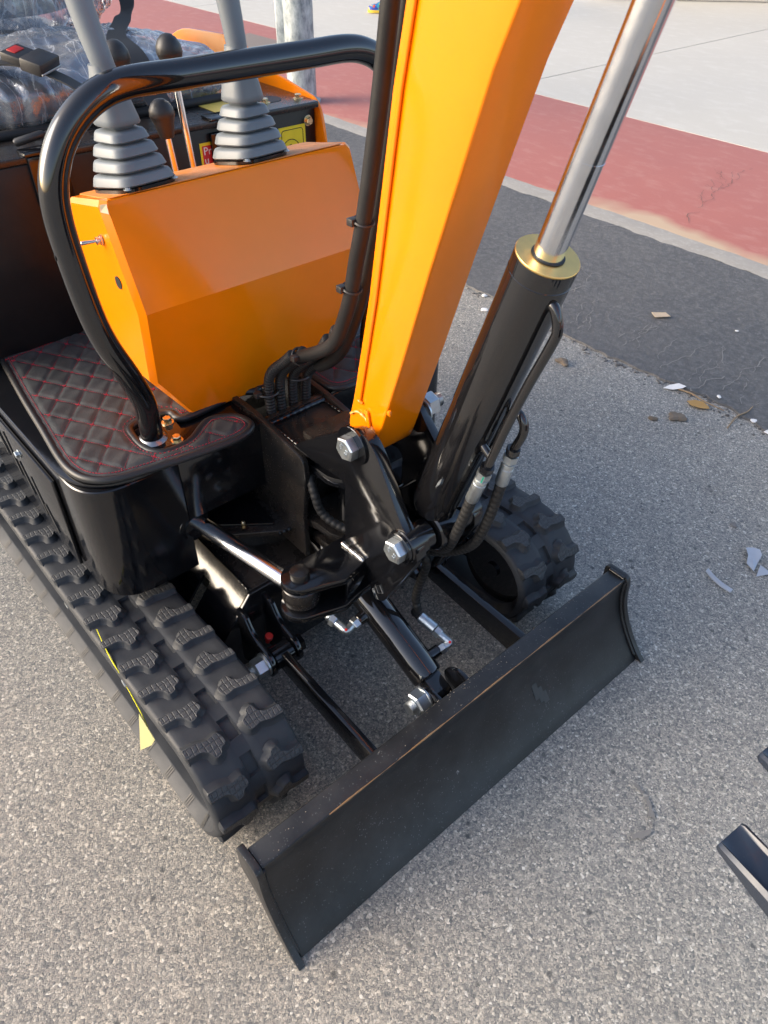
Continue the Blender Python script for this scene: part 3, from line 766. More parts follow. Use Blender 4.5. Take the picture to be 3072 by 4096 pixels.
def build_mat(root, poly, z0, shift=(0, 0)):
    bm = bmesh.new(); step = .0035; vs = {}
    x0, x1 = min(p[0] for p in poly), max(p[0] for p in poly); y0, y1 = min(p[1] for p in poly), max(p[1] for p in poly)
    nx, ny = int((x1-x0)/step)+2, int((y1-y0)/step)+2
    ins = {}
    for i in range(nx):
        for j in range(ny):
            ins[i, j] = inside(x0+i*step, y0+j*step, poly)
    def vert(i, j):
        if (i, j) not in vs:
            x, y = x0+i*step, y0+j*step; a, b = lat(x, y)
            da, db = abs(a-round(a)), abs(b-round(b)); m = min(da, db)
            e = edge_dist(x, y, poly)
            h = .0030*(1-math.exp(-m*m/.006))*min(1, max(0, (e-.012)/.008)) if e > .012 else -.0005
            if e < .006: h = -.002
            vs[i, j] = bm.verts.new((x, y, z0+h+.0006*math.sin(x*170+y*90)*min(1, e/.02)))
        return vs[i, j]
    for i in range(nx-1):
        for j in range(ny-1):
            if ins[i, j] and ins[i+1, j] and ins[i, j+1] and ins[i+1, j+1]:
                bm.faces.new((vert(i, j), vert(i+1, j), vert(i+1, j+1), vert(i, j+1)))
    mat = finish('floor_mat', bm, 'leather', root, 60)
    # rolled piping round the edge (also the mat's thickness)
    P = resample([V((x, y, z0-.006)) for x, y in poly]+[V((*poly[0], z0-.006))], .005)
    bm = bmesh.new(); tube_bm(bm, P, .0072, 10)
    finish('edge_piping', bm, 'piping', mat, 60)
    # red stitching
    bm = bmesh.new()
    def dash(p, d, L, w, z):
        n = V((-d.y, d.x, 0))*w; t = d*L/2
        loft(bm, [[p-t-n+V((0, 0, z-.0008)), p-t+n+V((0, 0, z-.0008)), p-t*.7+n*.6+V((0, 0, z+.0007)), p-t*.7-n*.6+V((0, 0, z+.0007))], [p+t-n+V((0, 0, z-.0008)), p+t+n+V((0, 0, z-.0008)), p+t*.7+n*.6+V((0, 0, z+.0007)), p+t*.7-n*.6+V((0, 0, z+.0007))]])
    P = resample([V((x, y, 0)) for x, y in poly]+[V((*poly[0], 0))], .0062)
    for a, b in zip(P, P[1:]):
        d = (b-a).normalized(); m = (a+b)/2; n = V((-d.y, d.x, 0))
        q = m+n*.0105
        if not inside(q.x, q.y, poly): q = m-n*.0105
        dash(q, d, .0042, .00045, z0+.0003)
    for fam in (0, 1):
        for k in range(-18, 30):
            for i in range(-240, 420):
                t = i*.1; a, b = (k, t) if fam == 0 else (t, k)
                x, y = LO[0]+a*LA[0]+b*LB[0], LO[1]+a*LA[1]+b*LB[1]
                if x0 < x < x1 and y0 < y < y1 and inside(x, y, poly) and edge_dist(x, y, poly) > .0135:
                    dv = V((LB[0], LB[1], 0)) if fam == 0 else V((LA[0], LA[1], 0)); near = abs(t-round(t)) < .14
                    dash(V((x, y, 0)), dv.normalized(), .0030, .0007 if near else .00034, z0+.0004)
                    if abs(t-round(t)) < .01 and fam == 0:
                        for an in (0.3, 1.2, 2.1, 2.8): dash(V((x, y, 0)), V((math.cos(an), math.sin(an), 0)), .0065, .00055, z0+.0006)
    st = finish('stitching', bm, 'thread', mat, 0); st['kind'] = 'stuff'
    return mat
m1 = build_mat(EX, MATS, MZ)
RM = [(-.60, .10), (-.60, .395), (-.55, .39), (-.512, .365), (-.49, .32), (-.48, .24), (-.468, .17), (-.468, .13), (-.482, .107), (-.51, .10)]
RMS = [(p.x, p.y) for p in spline([(x, y, 0) for x, y in RM]+[(RM[0][0], RM[0][1], 0)], 4)[:-1]]
build_mat(EX, RMS, MZ)

# ---------------------------------------------------------------- grab rail in front of the console
def mirr(p, c=.008): return (p[0], 2*c-p[1], p[2])
left = [(-.556, -.243, .552), (-.552, -.243, .60), (-.545, -.247, .640), (-.537, -.265, .70), (-.532, -.288, .765), (-.53, -.300, .82), (-.53, -.307, .893), (-.53, -.310, .965), (-.53, -.303, 1.012), (-.53, -.283, 1.053), (-.53, -.254, 1.083), (-.53, -.218, 1.103), (-.53, -.175, 1.1115), (-.53, -.10, 1.1115)]
pts = left+[(-.53, 0, 1.1115)]+[mirr(p) for p in left[::-1]]
gr = tube('grab_rail', pts, .0195, 'pipe', EX, 24, 8)
for sg, c in ((0, -.243), (1, .259)):
    f = [(-.605, c-.033), (-.522, c-.030), (-.508, c+.048), (-.598, c+.062)] if sg == 0 else [(-.605, c+.033), (-.522, c+.030), (-.508, c-.048), (-.598, c-.062)]
    plate('foot_plate', fillet(f, .008), .5465, .5545, 'black', gr, 'z', .0015)
    lathe('weld_bead', (-.556, c, .5545), (0, 0, 1), [(0, .0265), (.002, .0245), (.006, .021), (.007, .019)], 'weld' if sg == 0 else 'black', gr, 28)
    for (x, y) in ((-.583, .045), (-.522, .030)):
        hexbolt('foot_bolt', (x, c+(y if sg == 0 else -y), .5545), (0, 0, 1), .014, .009, 'zincy', gr, .0115)
for z, y in ((.915, -.3275), (.775, -.308)):
    lathe('drain_hole', (-.532, y, z), (-.25, -1, 0), [(0, .0045), (.0008, .0045)], 'ink', gr, 14)

# ---------------------------------------------------------------- console
YC = .021
def cring(z, xf, xb, hw, ch):
    return [(xb, YC-hw, z), (xf-ch, YC-hw, z), (xf, YC-hw+ch*.75, z), (xf, YC+hw-ch*.75, z), (xf-ch, YC+hw, z), (xb, YC+hw, z)]
bm = bmesh.new()
loft(bm, [cring(.552, -.574, -.72, .170, .006), cring(.655, -.558, -.76, .240, .012), cring(.788, -.540, -.77, .242, .012), cring(.938, -.601, -.735, .242, .012), cring(.946, -.608, -.732, .236, .010)])
bm.verts.ensure_lookup_table()
for v in bm.verts:
    if v.co.z > .93 and v.co.x < -.70: v.co.z -= .0255
bevel(bm, .0035, 3, 14)
cs = finish('console', bm, 'orange', EX, 28)
plate('console_lid', fillet([(-.611, YC-.226), (-.611, YC+.226), (-.728, YC+.226), (-.728, YC-.226)], .01), .9462, .9478, 'orange_dusty', cs, 'z', .0006)
for v in bpy.data.objects['console_lid'].data.vertices: v.co.z -= .2*(-.611-v.co.x)
bm = bmesh.new()
b2 = V((-.628, -.2215, .884)); dn = V((-.12, -1, 0)).normalized()
hexbolt_bm(bm, b2, dn, .0135, .003, .0085)
lathe_bm(bm, b2+dn*.003, dn, [(0, .005), (.002, .005), (.0025, .006), (.006, .006), (.0065, .004)], 16)
lathe_bm(bm, b2+dn*.009, dn+V((-.25, 0, -.04)), [(0, .0022), (.018, .0032), (.022, .0034), (.024, .002)], 12)
finish('toggle_switch', bm, 'gold_key', cs, 35)
lathe('blank_hole', (-.600, -.2216, .824), (0, -1, 0), [(0, .0105), (.0007, .0105)], 'ink', cs, 20)
bm = bmesh.new(); bm.faces.new([bm.verts.new(p) for p in ((-.6010, -.2120, .9440), (-.6070, -.2200, .9430), (-.6080, -.2212, .9320), (-.5975, -.2130, .9300))])
finish('chipped_corner', bm, flat('chipped_primer', (.78, .66, .42), .4), cs, 0)

# joystick levers with bellows boots ------------------------------
def joystick(cx, cy, rz, lean, gripP):
    js = lathe('joystick', (cx, cy, .925), (0, 0, 1), [(0, .02), (.04, .02)], 'plastic_black', EX, 16)
    c, s = math.cos(rz), math.sin(rz)
    def ring(hx, hy, z, ox, oy, ch):
        P = fillet([(hx, hy), (-hx, hy), (-hx, -hy), (hx, -hy)], min(hx, hy)*ch, 4)
        return [(cx+ox+c*x-s*y, cy+oy+s*x+c*y, z) for x, y in P]
    def tilt(bm):
        for v in bm.verts: v.co.z += (.2*(v.co.x-cx)-.0105)*max(0, 1-(v.co.z-.953)/.11)
    bm = bmesh.new(); loft(bm, [ring(.053, .053, .9482, 0, 0, .6), ring(.053, .053, .953, 0, 0, .6)]); tilt(bm); finish('boot_flange', bm, 'black', js)
    bm = bmesh.new(); loops = []
    tiers = [(.0530, .0500, .9535, .0180), (.0470, .0440, .9730, .0178), (.0410, .0380, .9922, .0174), (.0345, .0315, 1.0110, .0165)]
    for i, (w0, w1, z, h) in enumerate(tiers):
        k = (z-.953)/.1; ox, oy = lean[0]*k, lean[1]*k
        for f, w in ((0, w0-.0075), (.07, w0-.0025), (.20, w0), (.72, w1), (.90, w1-.0025), (1.0, w1-.013)):
            kk = (z+h*f-.953)/.1
            loops.append(ring(w, w, z+h*f, lean[0]*kk, lean[1]*kk, .55))
    for w, z in ((.0200, 1.0290), (.0215, 1.0315), (.0280, 1.032), (.0300, 1.0345), (.0292, 1.041), (.0225, 1.075), (.0180, 1.098), (.0165, 1.108)):
        kk = (z-.953)/.1; loops.append(ring(w, w, z, lean[0]*kk, lean[1]*kk, .7 if z < 1.09 else .95))
    loft(bm, loops); tilt(bm); finish('bellows_boot', bm, 'boot', js, 50)
    P = spline(gripP, 10)
    L = sum((b-a).length for a, b in zip(P, P[1:]))
    def gr_(sv, i):
        u = sv/L; r = .0160+.0045*min(1, u*1.6)
        if abs(sv-.128) < .0028: r -= .0016
        return r
    P2 = resample(P, .004)
    bm = bmesh.new(); tube_bm(bm, P2, gr_, 20); finish('grip', bm, 'boot', js, 40)
    for y, x in ((-.044, .044), (.044, .044)):
        hexbolt('flange_screw', (cx+c*x-s*y, cy+s*x+c*y, .9425+.2*(c*x-s*y)), (0, 0, 1), .007, .003, 'zinc', js, .0065)
    return js
joystick(-.664, -.134, R(10), (-.006, -.008), [(-.668, -.142, 1.098), (-.671, -.146, 1.12), (-.682, -.150, 1.16), (-.694, -.152, 1.21), (-.700, -.150, 1.26), (-.703, -.146, 1.34)])
joystick(-.668, .086, R(8), (-.004, -.002), [(-.671, .084, 1.098), (-.673, .083, 1.12), (-.678, .081, 1.16), (-.684, .077, 1.21), (-.690, .072, 1.26), (-.694, .068, 1.34)])

# knob levers behind the console ----------------------------------
def lever(foot, top, kn):
    lv = cyl('control_lever', foot, top, .0065, 'chrome', EX, 16)
    d = (V(top)-V(foot)).normalized()
    lathe('knob', V(top)-d*.006, d, [(0, .012), (.003, .0135), (.028*kn, .0185), (.040*kn, .0225), (.0405*kn, .0228), (.052*kn, .0215), (.062*kn, .016), (.068*kn, .009), (.070*kn, .002)], 'plastic_black', lv, 24, 50)
lever((-.838, .075, .70), (-.852, .060, 1.040), 1.0)
lever((-.838, -.020, .70), (-.856, -.036, 1.040), 1.0)
lever((-.832, .040, .66), (-.842, .022, .952), .92)

# ---------------------------------------------------------------- seat box behind
sb = box('seat_box', -1.62, -.992, -.43, .468, .5475, .905, 'satin', EX, .004)
plate('box_lid', fillet([(-1.62, -.43), (-.990, -.43), (-.975, .469), (-1.62, .469)], .006), .906, .919, 'black_dusty', sb, 'z', .003)
side = [(-.958, .56), (-.960, .84), (-.975, .900), (-.995, .922), (-1.127, .944), (-1.20, .950), (-1.262, .985), (-1.31, 1.0), (-1.60, .985), (-1.72, .90), (-1.72, .56)]
plate('side_panel', fillet(side, [.01, .03, .02, .03, .05, .05, .03, .04, .1, .1, .02], 4), .4705, .479, 'orange', EX, 'y', .003)
bm = bmesh.new(); plate_bm(bm, [(-1.189, .235), (-1.020, .235), (-1.098, .330), (-1.233, .330)], .9195, .9202, 'z', 0); finish('caution_sticker', bm, 'sticker', sb, 0)
for (x, y, z) in ((-1.035, .364, .919), (-1.022, .445, .919)):
    hexbolt('lid_bolt', (x, y, z), (0, 0, 1), .013, .008, 'zincy', sb, .012)
hexbolt('panel_bolt', (-.992, .447, .879), (1, 0, 0), .0145, .008, 'zincy', sb, .0115)
lathe('filler_hole', (-1.055, .388, .9192), (0, 0, 1), [(0, .028), (.0006, .028)], 'ink', sb, 26)
tube('chrome_handle', [(-1.145, .345, .919), (-1.145, .345, .955), (-1.15, .352, .975), (-1.16, .365, .955), (-1.16, .37, .919)], .006, 'chrome', sb, 12)
bm = bmesh.new(); lathe_bm(bm, (-.973, .215, .912), (0, 1, 0), [(0, .009), (.05, .009)], 18); box_bm(bm, -.991, -.981, .19, .235, .80, .895, .002); box_bm(bm, -1.015, -.972, .19, .24, .9195, .925, .002)
hg = finish('lid_hinge', bm, 'black', sb); lathe('hinge_pin', (-.973, .212, .912), (0, -1, 0), [(0, .005), (.002, .005), (.003, .003)], 'zinc', hg, 14)
lathe('hinge_screw', (-.981, .205, .835), (1, 0, 0), [(0, .008), (.002, .0075), (.003, .005)], 'zinc', hg, 16)
bm = bmesh.new(); box_bm(bm, -.991, -.981, -.19, -.12, .83, .917, .002); box_bm(bm, -1.015, -.977, -.195, -.115, .9192, .926, .002); la = finish('lid_latch', bm, 'black', sb)
lathe('latch_screw', (-.981, -.163, .895), (1, 0, 0), [(0, .0085), (.002, .008), (.003, .005)], 'zinc', la, 16)
lathe('latch_handle', (-1.03, -.190, .932), (.3, 1, .22), [(0, .005), (.004, .0075), (.05, .007), (.056, .005), (.057, .0032), (.075, .0032)], 'plastic_black', la, 14)
def label(y0, y1, z0, z1):
    b = box('warning_label', -.9918, -.9912, y0, y1, z0, z1, 'yellow', sb, 0); return b
lb = label(.365, .438, .757, .875)
bm = bmesh.new()
Pq = fillet([(.372, .764), (.431, .764), (.431, .868), (.372, .868)], .008, 4)
tube_bm(bm, [V((-.9911, y, z)) for y, z in Pq+[Pq[0]]], .0008, 6)
tube_bm(bm, [V((-.9911, .396+.026*math.cos(a*math.pi/16), .820+.028*math.sin(a*math.pi/16))) for a in range(33)], .0009, 6)
finish('label_frame', bm, 'ink', lb, 0)
bm = bmesh.new()
plate_bm(bm, [(.380, .834), (.398, .838), (.396, .830), (.382, .826)], -.9912, -.9906, 'x', 0); plate_bm(bm, [(.382, .824), (.392, .827), (.392, .804), (.382, .802)], -.9912, -.9906, 'x', 0)
for a, b, c, d in ((.392, .827, .404, .822), (.404, .822, .404, .814), (.404, .814, .414, .812), (.414, .812, .414, .800), (.414, .800, .394, .804)):
    tube_bm(bm, [V((-.9909, a, b)), V((-.9909, c, d))], .0009, 6)
finish('hand_pictogram', bm, 'ink', lb, 0)
lb = label(.165, .275, .745, .878); lab(lb, 'yellow label with a red heading')
box('label_heading', -.9912, -.9907, .170, .270, .832, .872, 'label_red', lb, 0)
text_mesh('heading_text', 'Pr', .022, 'white_ink', lb, (-.9906, 172e-3, .861), (0, 1, 0), (0, 0, 1), .0003, 'LEFT')
text_mesh('heading_text', 'u', .022, 'white_ink', lb, (-.9906, 172e-3, .843), (0, 1, 0), (0, 0, 1), .0003, 'LEFT')
for i, s in enumerate(('1. alway', 'middle of', 'liquid')): text_mesh('label_text', s, .009, 'ink', lb, (-.9910, .172, .822-.011*i), (0, 1, 0), (0, 0, 1), .0002, 'LEFT')
bm = bmesh.new(); tube_bm(bm, [V((-.9915, y, z)) for y, z in ((-.10, .82), (-.02, .82), (-.02, .86), (-.02, .895))], .0008, 6); finish('panel_seam', bm, 'ink', sb, 0)

# seat ------------------------------------------------------------
def pillow(x0, x1, y0, y1, z0, z1, amp, seed, n=26, crown=.03, grow=0.0):
    rr = random.Random(seed); ph = [rr.uniform(0, 6.28) for _ in range(12)]
    bm = bmesh.new()
    bmesh.ops.create_cube(bm, size=2); bmesh.ops.subdivide_edges(bm, edges=bm.edges[:], cuts=n, use_grid_fill=True)
    for v in bm.verts:
        a, b, c = v.co
        e = 5.0; L = (abs(a)**e+abs(b)**e+abs(c)**e)**(1/e); q = v.co/L
        x = (x0+x1)/2+(x1-x0)/2*q.x; y = (y0+y1)/2+(y1-y0)/2*q.y; z = (z0+z1)/2+(z1-z0)/2*q.z+crown*max(0, q.z)*(1-q.x*q.x)*(1-q.y*q.y)
        w = amp*(math.sin(31*x+17*y+ph[0])*math.sin(23*y-41*z+ph[1])+.9*abs(math.sin(47*x-29*y+18*z+ph[2]+2.2*math.sin(17*y+ph[4])))+.55*abs(math.sin(95*y+38*x+ph[3]+1.8*math.sin(41*x+ph[5])))+.25*math.sin(170*y-120*x+ph[6]))
        v.co = V((x, y, z))+q.normalized()*w
    return bm
se = finish('seat', pillow(-1.56, -1.135, -.235, .335, .925, .995, .001, 1), 'fabric', EX, 60)
finish('plastic_wrap', pillow(-1.575, -1.118, -.25, .35, .918, 1.003, .0075, 2, 64), 'film', se, 60)
finish('backrest', pillow(-1.72, -1.58, -.24, .27, 1.035, 1.55, .001, 3), 'fabric', se, 60)
finish('backrest_wrap', pillow(-1.74, -1.555, -.26, .31, 1.005, 1.56, .010, 4, 60), 'film', se, 60)
tube('seat_edge', [(-1.115, -.30, .925), (-1.108, -.15, .926), (-1.105, 0, .926), (-1.105, .2, .926), (-1.11, .33, .926)], .009, 'web', se, 10)
def strap(name, pts, wv, th, mat, parent, n=8):
    P = spline(pts, n); W = spline(wv, n) if len(wv) == len(pts) else [V(wv[0])]*len(P); bm = bmesh.new(); loops = []
    for i, p in enumerate(P):
        t = (P[min(i+1, len(P)-1)]-P[max(i-1, 0)]).normalized(); a = (W[i]-t*W[i].dot(t)); L = a.length; a.normalize(); nn = t.cross(a)*th; a = a*L
        loops.append([p-a-nn, p+a-nn, p+a+nn, p-a+nn])
    loft(bm, loops); return finish(name, bm, mat, parent, 40)
bt = strap('seat_belt', [(-1.30, -.33, .965), (-1.20, -.19, 1.020), (-1.15, -.115, 1.035), (-1.05, -.055, 1.012), (-.99, .0, .955)], [(.02, -.014, 0)], .0012, 'web', se)
strap('belt_strap', [(-1.66, .345, 1.30), (-1.60, .335, 1.15), (-1.50, .300, 1.062), (-1.40, .235, 1.045), (-1.26, .150, 1.036), (-1.14, .125, 1.02), (-1.04, .115, .95)], [(.0, .024, 0), (.0, .024, 0), (-.01, .024, .01), (-.02, .034, 0), (-.012, .028, 0), (0, .026, 0), (0, .026, 0)], .0013, 'web', bt)
bm = bmesh.new(); box_bm(bm, -.042, .0, -.026, .026, -.008, .008, .003); box_bm(bm, .0, .044, -.031, .031, -.010, .013, .004); bk = finish('buckle', bm, 'plastic_black', bt); bk.location = (-1.105, -.098, 1.045); bk.rotation_euler = (R(6), R(14), R(33))
bm = bmesh.new(); box_bm(bm, -.036, -.018, -.014, .014, .0075, .0098, .001); rb = finish('release_button', bm, 'red', bt); rb.location = bk.location; rb.rotation_euler = bk.rotation_euler
bm = bmesh.new(); box_bm(bm, .0445, .0465, -.030, .030, -.007, -.003, .0008); rb = finish('buckle_tongue', bm, 'zinc', bt); rb.location = bk.location; rb.rotation_euler = bk.rotation_euler

# ---------------------------------------------------------------- swing post on the body
PVX, PVY = -.325, .02
sp = None
bm = bmesh.new()
sidep = fillet([(-.62, .30), (-.62, .556), (-.52, .560), (-.445, .553), (-.350, .538), (-.345, .50), (-.362, .40), (-.362, .29)], [0, .01, .05, .03, .012, .01, .01, 0], 5)
for a, b in ((-.066, -.054), (.078, .090)): plate_bm(bm, sidep, a, b, 'y', .002)
sp = finish('swing_post', bm, 'black_dusty', EX, 35)
plate('top_plate', [(-.475, -.0535), (-.355, -.0535), (-.355, .0775), (-.475, .0775)], .534, .543, 'black_dusty', sp, 'z', .0015)
box('back_plate', -.49, -.4755, -.0535, .0775, .30, .551, 'black_dusty', sp, .003)
tube('weld_bead', [(-.471, -.050, .545), (-.470, .0, .546), (-.471, .04, .546), (-.471, .074, .545)], lambda s, i: .0060+.0004*math.sin(s*420)+.0003*math.sin(s*900), 'black', sp, 10, 10, step=.0028)
for y in (-.050, .074): tube('weld_bead', [(-.468, y, .545), (-.42, y, .545), (-.365, y, .545)], lambda s, i: .003+.0008*math.sin(s*600), 'black', sp, 8, 10, step=.003)
def tongue(r, xb, hw): return [(xb, PVY-hw), (PVX-.02, PVY-r)]+[(PVX+r*math.sin(a), PVY-r*math.cos(a)) for a in [math.pi*i/14 for i in range(1, 14)]]+[(PVX-.02, PVY+r), (xb, PVY+hw)]
plate('upper_lug', tongue(.066, -.40, .083), .497, .517, 'black', sp, 'z', .002)
plate('lower_lug', tongue(.066, -.40, .083), .362, .380, 'black_dusty', sp, 'z', .002)
cyl('pivot_pin', (PVX, PVY, .30), (PVX, PVY, .572), .024, 'black', sp)
box('spine', -.475, -.43, -.0535, .0775, .30, .533, 'black_dusty', sp, .002)

# ---------------------------------------------------------------- swing bracket that carries the boom
YL, YR = -.060, .086
ear = [(-.386, .548), (-.330, .592), (-.232, .664), (-.205, .679), (-.178, .676), (-.158, .655), (-.101, .560), (-.088, .545), (-.064, .530), (-.057, .508), (-.066, .488), (-.137, .346), (-.160, .334), (-.176, .36), (-.192, .393), (-.243, .393), (-.239, .545), (-.250, .556), (-.318, .548)]
er = [.004, .03, .03, .022, .022, .03, .03, .02, .02, .02, .02, .008, .006, .004, .008, .004, .02, .02, .02]
sbk = plate('swing_bracket', fillet(ear, er, 4), YL, YL+.020, 'black', EX, 'y', .0018)
ear2 = list(ear); ear2[2:6] = [(-.236, .640), (-.222, .664), (-.204, .666), (-.188, .644)]
plate('right_ear', fillet(ear2, er, 4), YR-.016, YR, 'black', sbk, 'y', .0018)
plate('roof_plate', fillet([(-.384, YL+.0205), (-.262, YL+.0205), (-.262, YR-.0205), (-.384, YR-.0205)], .006), .556, .572, 'black_dusty', sbk, 'z', .0015)
lathe('pin_cap', (PVX, PVY, .5722), (0, 0, 1), [(0, .028), (.004, .028), (.006, .026)], 'black_dusty', sbk, 28)
text_mesh('cast_mark', '8.8', .016, 'black', sbk, (PVX, PVY+.004, .5786), (.4, 1, 0), (-1, .4, 0), .0005)
plate('web_plate', [(-.205, .345), (-.205, .52), (-.195, .52), (-.195, .345)], YL+.0205, YR-.0205, 'black', sbk, 'y', .001)
plate('bottom_disc', tongue(.062, -.37, .062), .318, .338, 'black_dusty', sbk, 'z', .002)
# clevis for the swing cylinder
CX, CY = -.232, -.168
def clev(r): 
    out = [(-.270, .02), (-.262, -.060), (-.262, -.110)]
    a0 = math.radians(155); 
    for i in range(13):
        a = a0+math.radians(190)*i/12; out.append((CX+r*math.cos(a), CY+r*math.sin(a)))
    out += [(-.176, -.112), (-.186, -.064), (-.19, .02)]
    return out
plate('clevis_top', clev(.034), .394, .409, 'black', sbk, 'z', .0018)
plate('clevis_bottom', [(x+.004, y-.004) for x, y in clev(.037)], .333, .348, 'black', sbk, 'z', .0018)
plate('clevis_web', [(-.187, -.107), (-.178, -.107), (-.188, -.0605), (-.198, -.0605)], .3485, .3935, 'black', sbk, 'z', .001)
lathe('clevis_pin', (CX, CY, .322), (0, 0, 1), [(0, .015), (.003, .0175), (.098, .0175), (.1005, .0165), (.1015, .013)], 'black_dusty', sbk, 28)
lathe('swing_rod_eye', (CX, CY, .350), (0, 0, 1), [(0, .028), (.004, .032), (.018, .0335), (.024, .0335), (.038, .032), (.0425, .028)], 'black_dusty', sbk, 32)
rd = V((.180, .030, 0)).normalized(); r1 = V((CX, CY, .372))-rd*.030
sw = cyl('swing_rod', r1-rd*.30, r1, .0165, 'chrome', EX, 32)
lathe('rod_collar', r1-rd*.004, rd, [(0, .0172), (.006, .018), (.014, .0185), (.02, .018)], 'black', sw, 24)
lathe('gland_ring', V((-.62, -.250, .382))+rd*.1346+V((0, 0, 0)), rd, [(0, .024), (.004, .024), (.005, .0175)], 'pipe', sw, 28)
# clear zinc welds and pins
tube('weld_bead', [(-.247, -.0625, .411), (-.222, -.0625, .411), (-.20, -.0622, .411), (-.188, -.0615, .409)], lambda s, i: .0046+.0005*math.sin(s*260)+.0004*math.sin(s*610), 'weld', sbk, 10, 10, step=.003)
def pin(x, z, yl, big):
    lathe('pin_washer', (x, yl-.0002, z), (0, -1, 0), [(0, big), (.0045, big), (.0055, big-.001)], 'black', sbk, 32)
    b = hexbolt('pin_bolt', (x, yl-.006, z), (0, -1, 0), .0365, .0155, 'zinc', sbk)
    lathe('bolt_face', (x, yl-.0212, z), (0, -1, 0), [(0, .0162), (.0007, .0158)], 'zinc', sbk, 28)
    text_mesh('bolt_mark', 'ZX', .011, 'zinc', sbk, (x-.004, yl-.0221, z+.005), (.45, 0, .9), (-.9, 0, .45), .0006)
    text_mesh('bolt_mark', '8.8', .010, 'zinc', sbk, (x+.007, yl-.0221, z-.002), (.45, 0, .9), (-.9, 0, .45), .0006)
PU, PL = (-.212, .647), (-.092, .516)
pin(*PU, YL, .034)
lathe('pin_boss', (PL[0], YL-.004, PL[1]), (0, 1, 0), [(0, .0285), (.002, .030), (.012, .030), (.034, .030), (.036, .026), (.052, .026)], 'black', sbk, 28)
pin(*PL, YL-.004, .027)
lathe('pin_nut', (PU[0], YR, PU[1]), (0, 1, 0), [(0, .022), (.003, .022)], 'zinc', sbk, 24)
hexbolt('boom_pin_nut', (PU[0], YR+.003, PU[1]+.008), (0, 1, 0), .036, .022, 'zinc', sbk, 0, .014)
lathe('pin_boss', (PL[0], YR-.03, PL[1]), (0, 1, 0), [(0, .027), (.02, .030), (.036, .030)], 'black', sbk, 28)
# square hole cut-line below the lower pin
bm = bmesh.new(); tube_bm(bm, [V((x, YL-.0008, z)) for x, z in ((-.158, .372), (-.146, .381), (-.138, .368), (-.150, .358), (-.158, .372))], .0012, 6); finish('cut_line', bm, 'weld', sbk, 0)

# ---------------------------------------------------------------- boom
BL, BR = -.022, .062
boom = [(-.083, 1.70), (-.161, 1.228), (-.179, 1.144), (-.221, .879), (-.258, .70), (-.274, .640), (-.262, .606), (-.214, .606), (-.205, .625), (-.149, .801), (-.104, .952), (-.03, 1.185), (-.005, 1.245), (.149, 1.70), (.30, 1.80), (.64, 1.90), (.66, 2.02), (.55, 2.05), (.05, 1.92)]
bmn = plate('boom', fillet(boom, [.05, 0, 0, 0, .02, .02, .012, .008, .02, 0, 0, 0, 0, .05, .05, .03, .03, .03, .08], 4), BL, BR, 'orange', EX, 'y', .0035, 3)
rail = [(-.150, 1.25), (-.171, 1.144), (-.212, .879), (-.248, .705), (-.237, .700), (-.201, .879), (-.159, 1.144), (-.137, 1.25), (-.050, 1.70), (-.065, 1.70)]
plate('edge_rib', rail, BL-.0045, BL-.0002, 'orange', bmn, 'y', .0025, 3)
plate('stiffener', fillet([(-.228, .690), (-.219, .690), (-.206, .615+.02), (-.214, .632)], .003), BL-.0045, BL-.0002, 'orange', bmn, 'y', .002, 2)
def blob(name, pts, r, mat, parent): return tube(name, pts, lambda s, i: r*(1+.35*math.sin(s*430)), mat, parent, 10, 8, step=.0022, smooth=60)
M['weld_paint'] = paint('painted_weld', (.93, .42, .10), .2, coat=.4)
blob('weld_bead', [(-.264, BL-.002, .664), (-.246, BL-.002, .676), (-.226, BL-.002, .673), (-.205, BL-.001, .656)], .0020, 'weld_paint', bmn)
blob('weld_bead', [(-.243, BL-.003, .700), (-.233, BL-.002, .698)], .0028, 'orange', bmn)
blob('weld_bead', [(-.212, BL-.003, .634), (-.206, BL-.003, .630)], .0035, 'orange', bmn)
blob('weld_bead', [(-.172, BL-.002, .715), (-.170, BL-.001, .706)], .0028, 'orange', bmn)
bm = bmesh.new(); rr = random.Random(4)
def fx(z): return -.005+(z-1.245)*(.154/.455) if z > 1.245 else -.03+(z-1.185)*(.025/.06)
for (y0, y1, z0) in ((-.018, .010, 1.262), (.004, .020, 1.250), (.034, .060, 1.275), (.048, .058, 1.258)):
    n = 9; top = [(y0+(y1-y0)*i/n, 1.335+rr.uniform(-.004, .004)) for i in range(n+1)]; bot = [(y0+(y1-y0)*i/n, z0+rr.uniform(0, .03)+abs(i/n-.4)*.05) for i in range(n+1)]
    for i in range(n): bm.faces.new([bm.verts.new((fx(z)+.0006, y, z)) for y, z in (top[i], top[i+1], bot[i+1], bot[i])])
finish('grease_smear', bm, flat('grease_on_paint', (.20, .07, .012), .35), bmn, 0)
# ---------------------------------------------------------------- boom cylinder
c0, c1 = V((-.1165, .02, .515)), V((.0378, .02, 1.0085)); cd = (c1-c0).normalized(); CL = (c1-c0).length
bcy = lathe('boom_cylinder', c0+cd*.022, cd, [(0, .016), (.004, .027), (.014, .0355), (.026, .0385), (CL-.044, .0385), (CL-.0435, .0379), (CL-.041, .0379), (CL-.0405, .0385), (CL-.026, .0385), (CL-.0225, .0382)], 'pipe', EX, 48, 40)
lathe('cylinder_eye', (PL[0], -.006, PL[1]), (0, 1, 0), [(0, .027), (.0, .033), (.003, .036), (.049, .036), (.052, .033), (.052, .027)], 'black', bcy, 32)
lathe('brass_cap', c1-cd*.0010, cd, [(0, .0378), (.0022, .0382), (.003, .0376), (.003, .020), (-.004, .0195)], 'brass', bcy, 48)
lathe('rod_seal', c1+cd*.0, cd, [(0, .0199), (.0034, .0199), (.0036, .0182)], 'ink', bcy, 32)
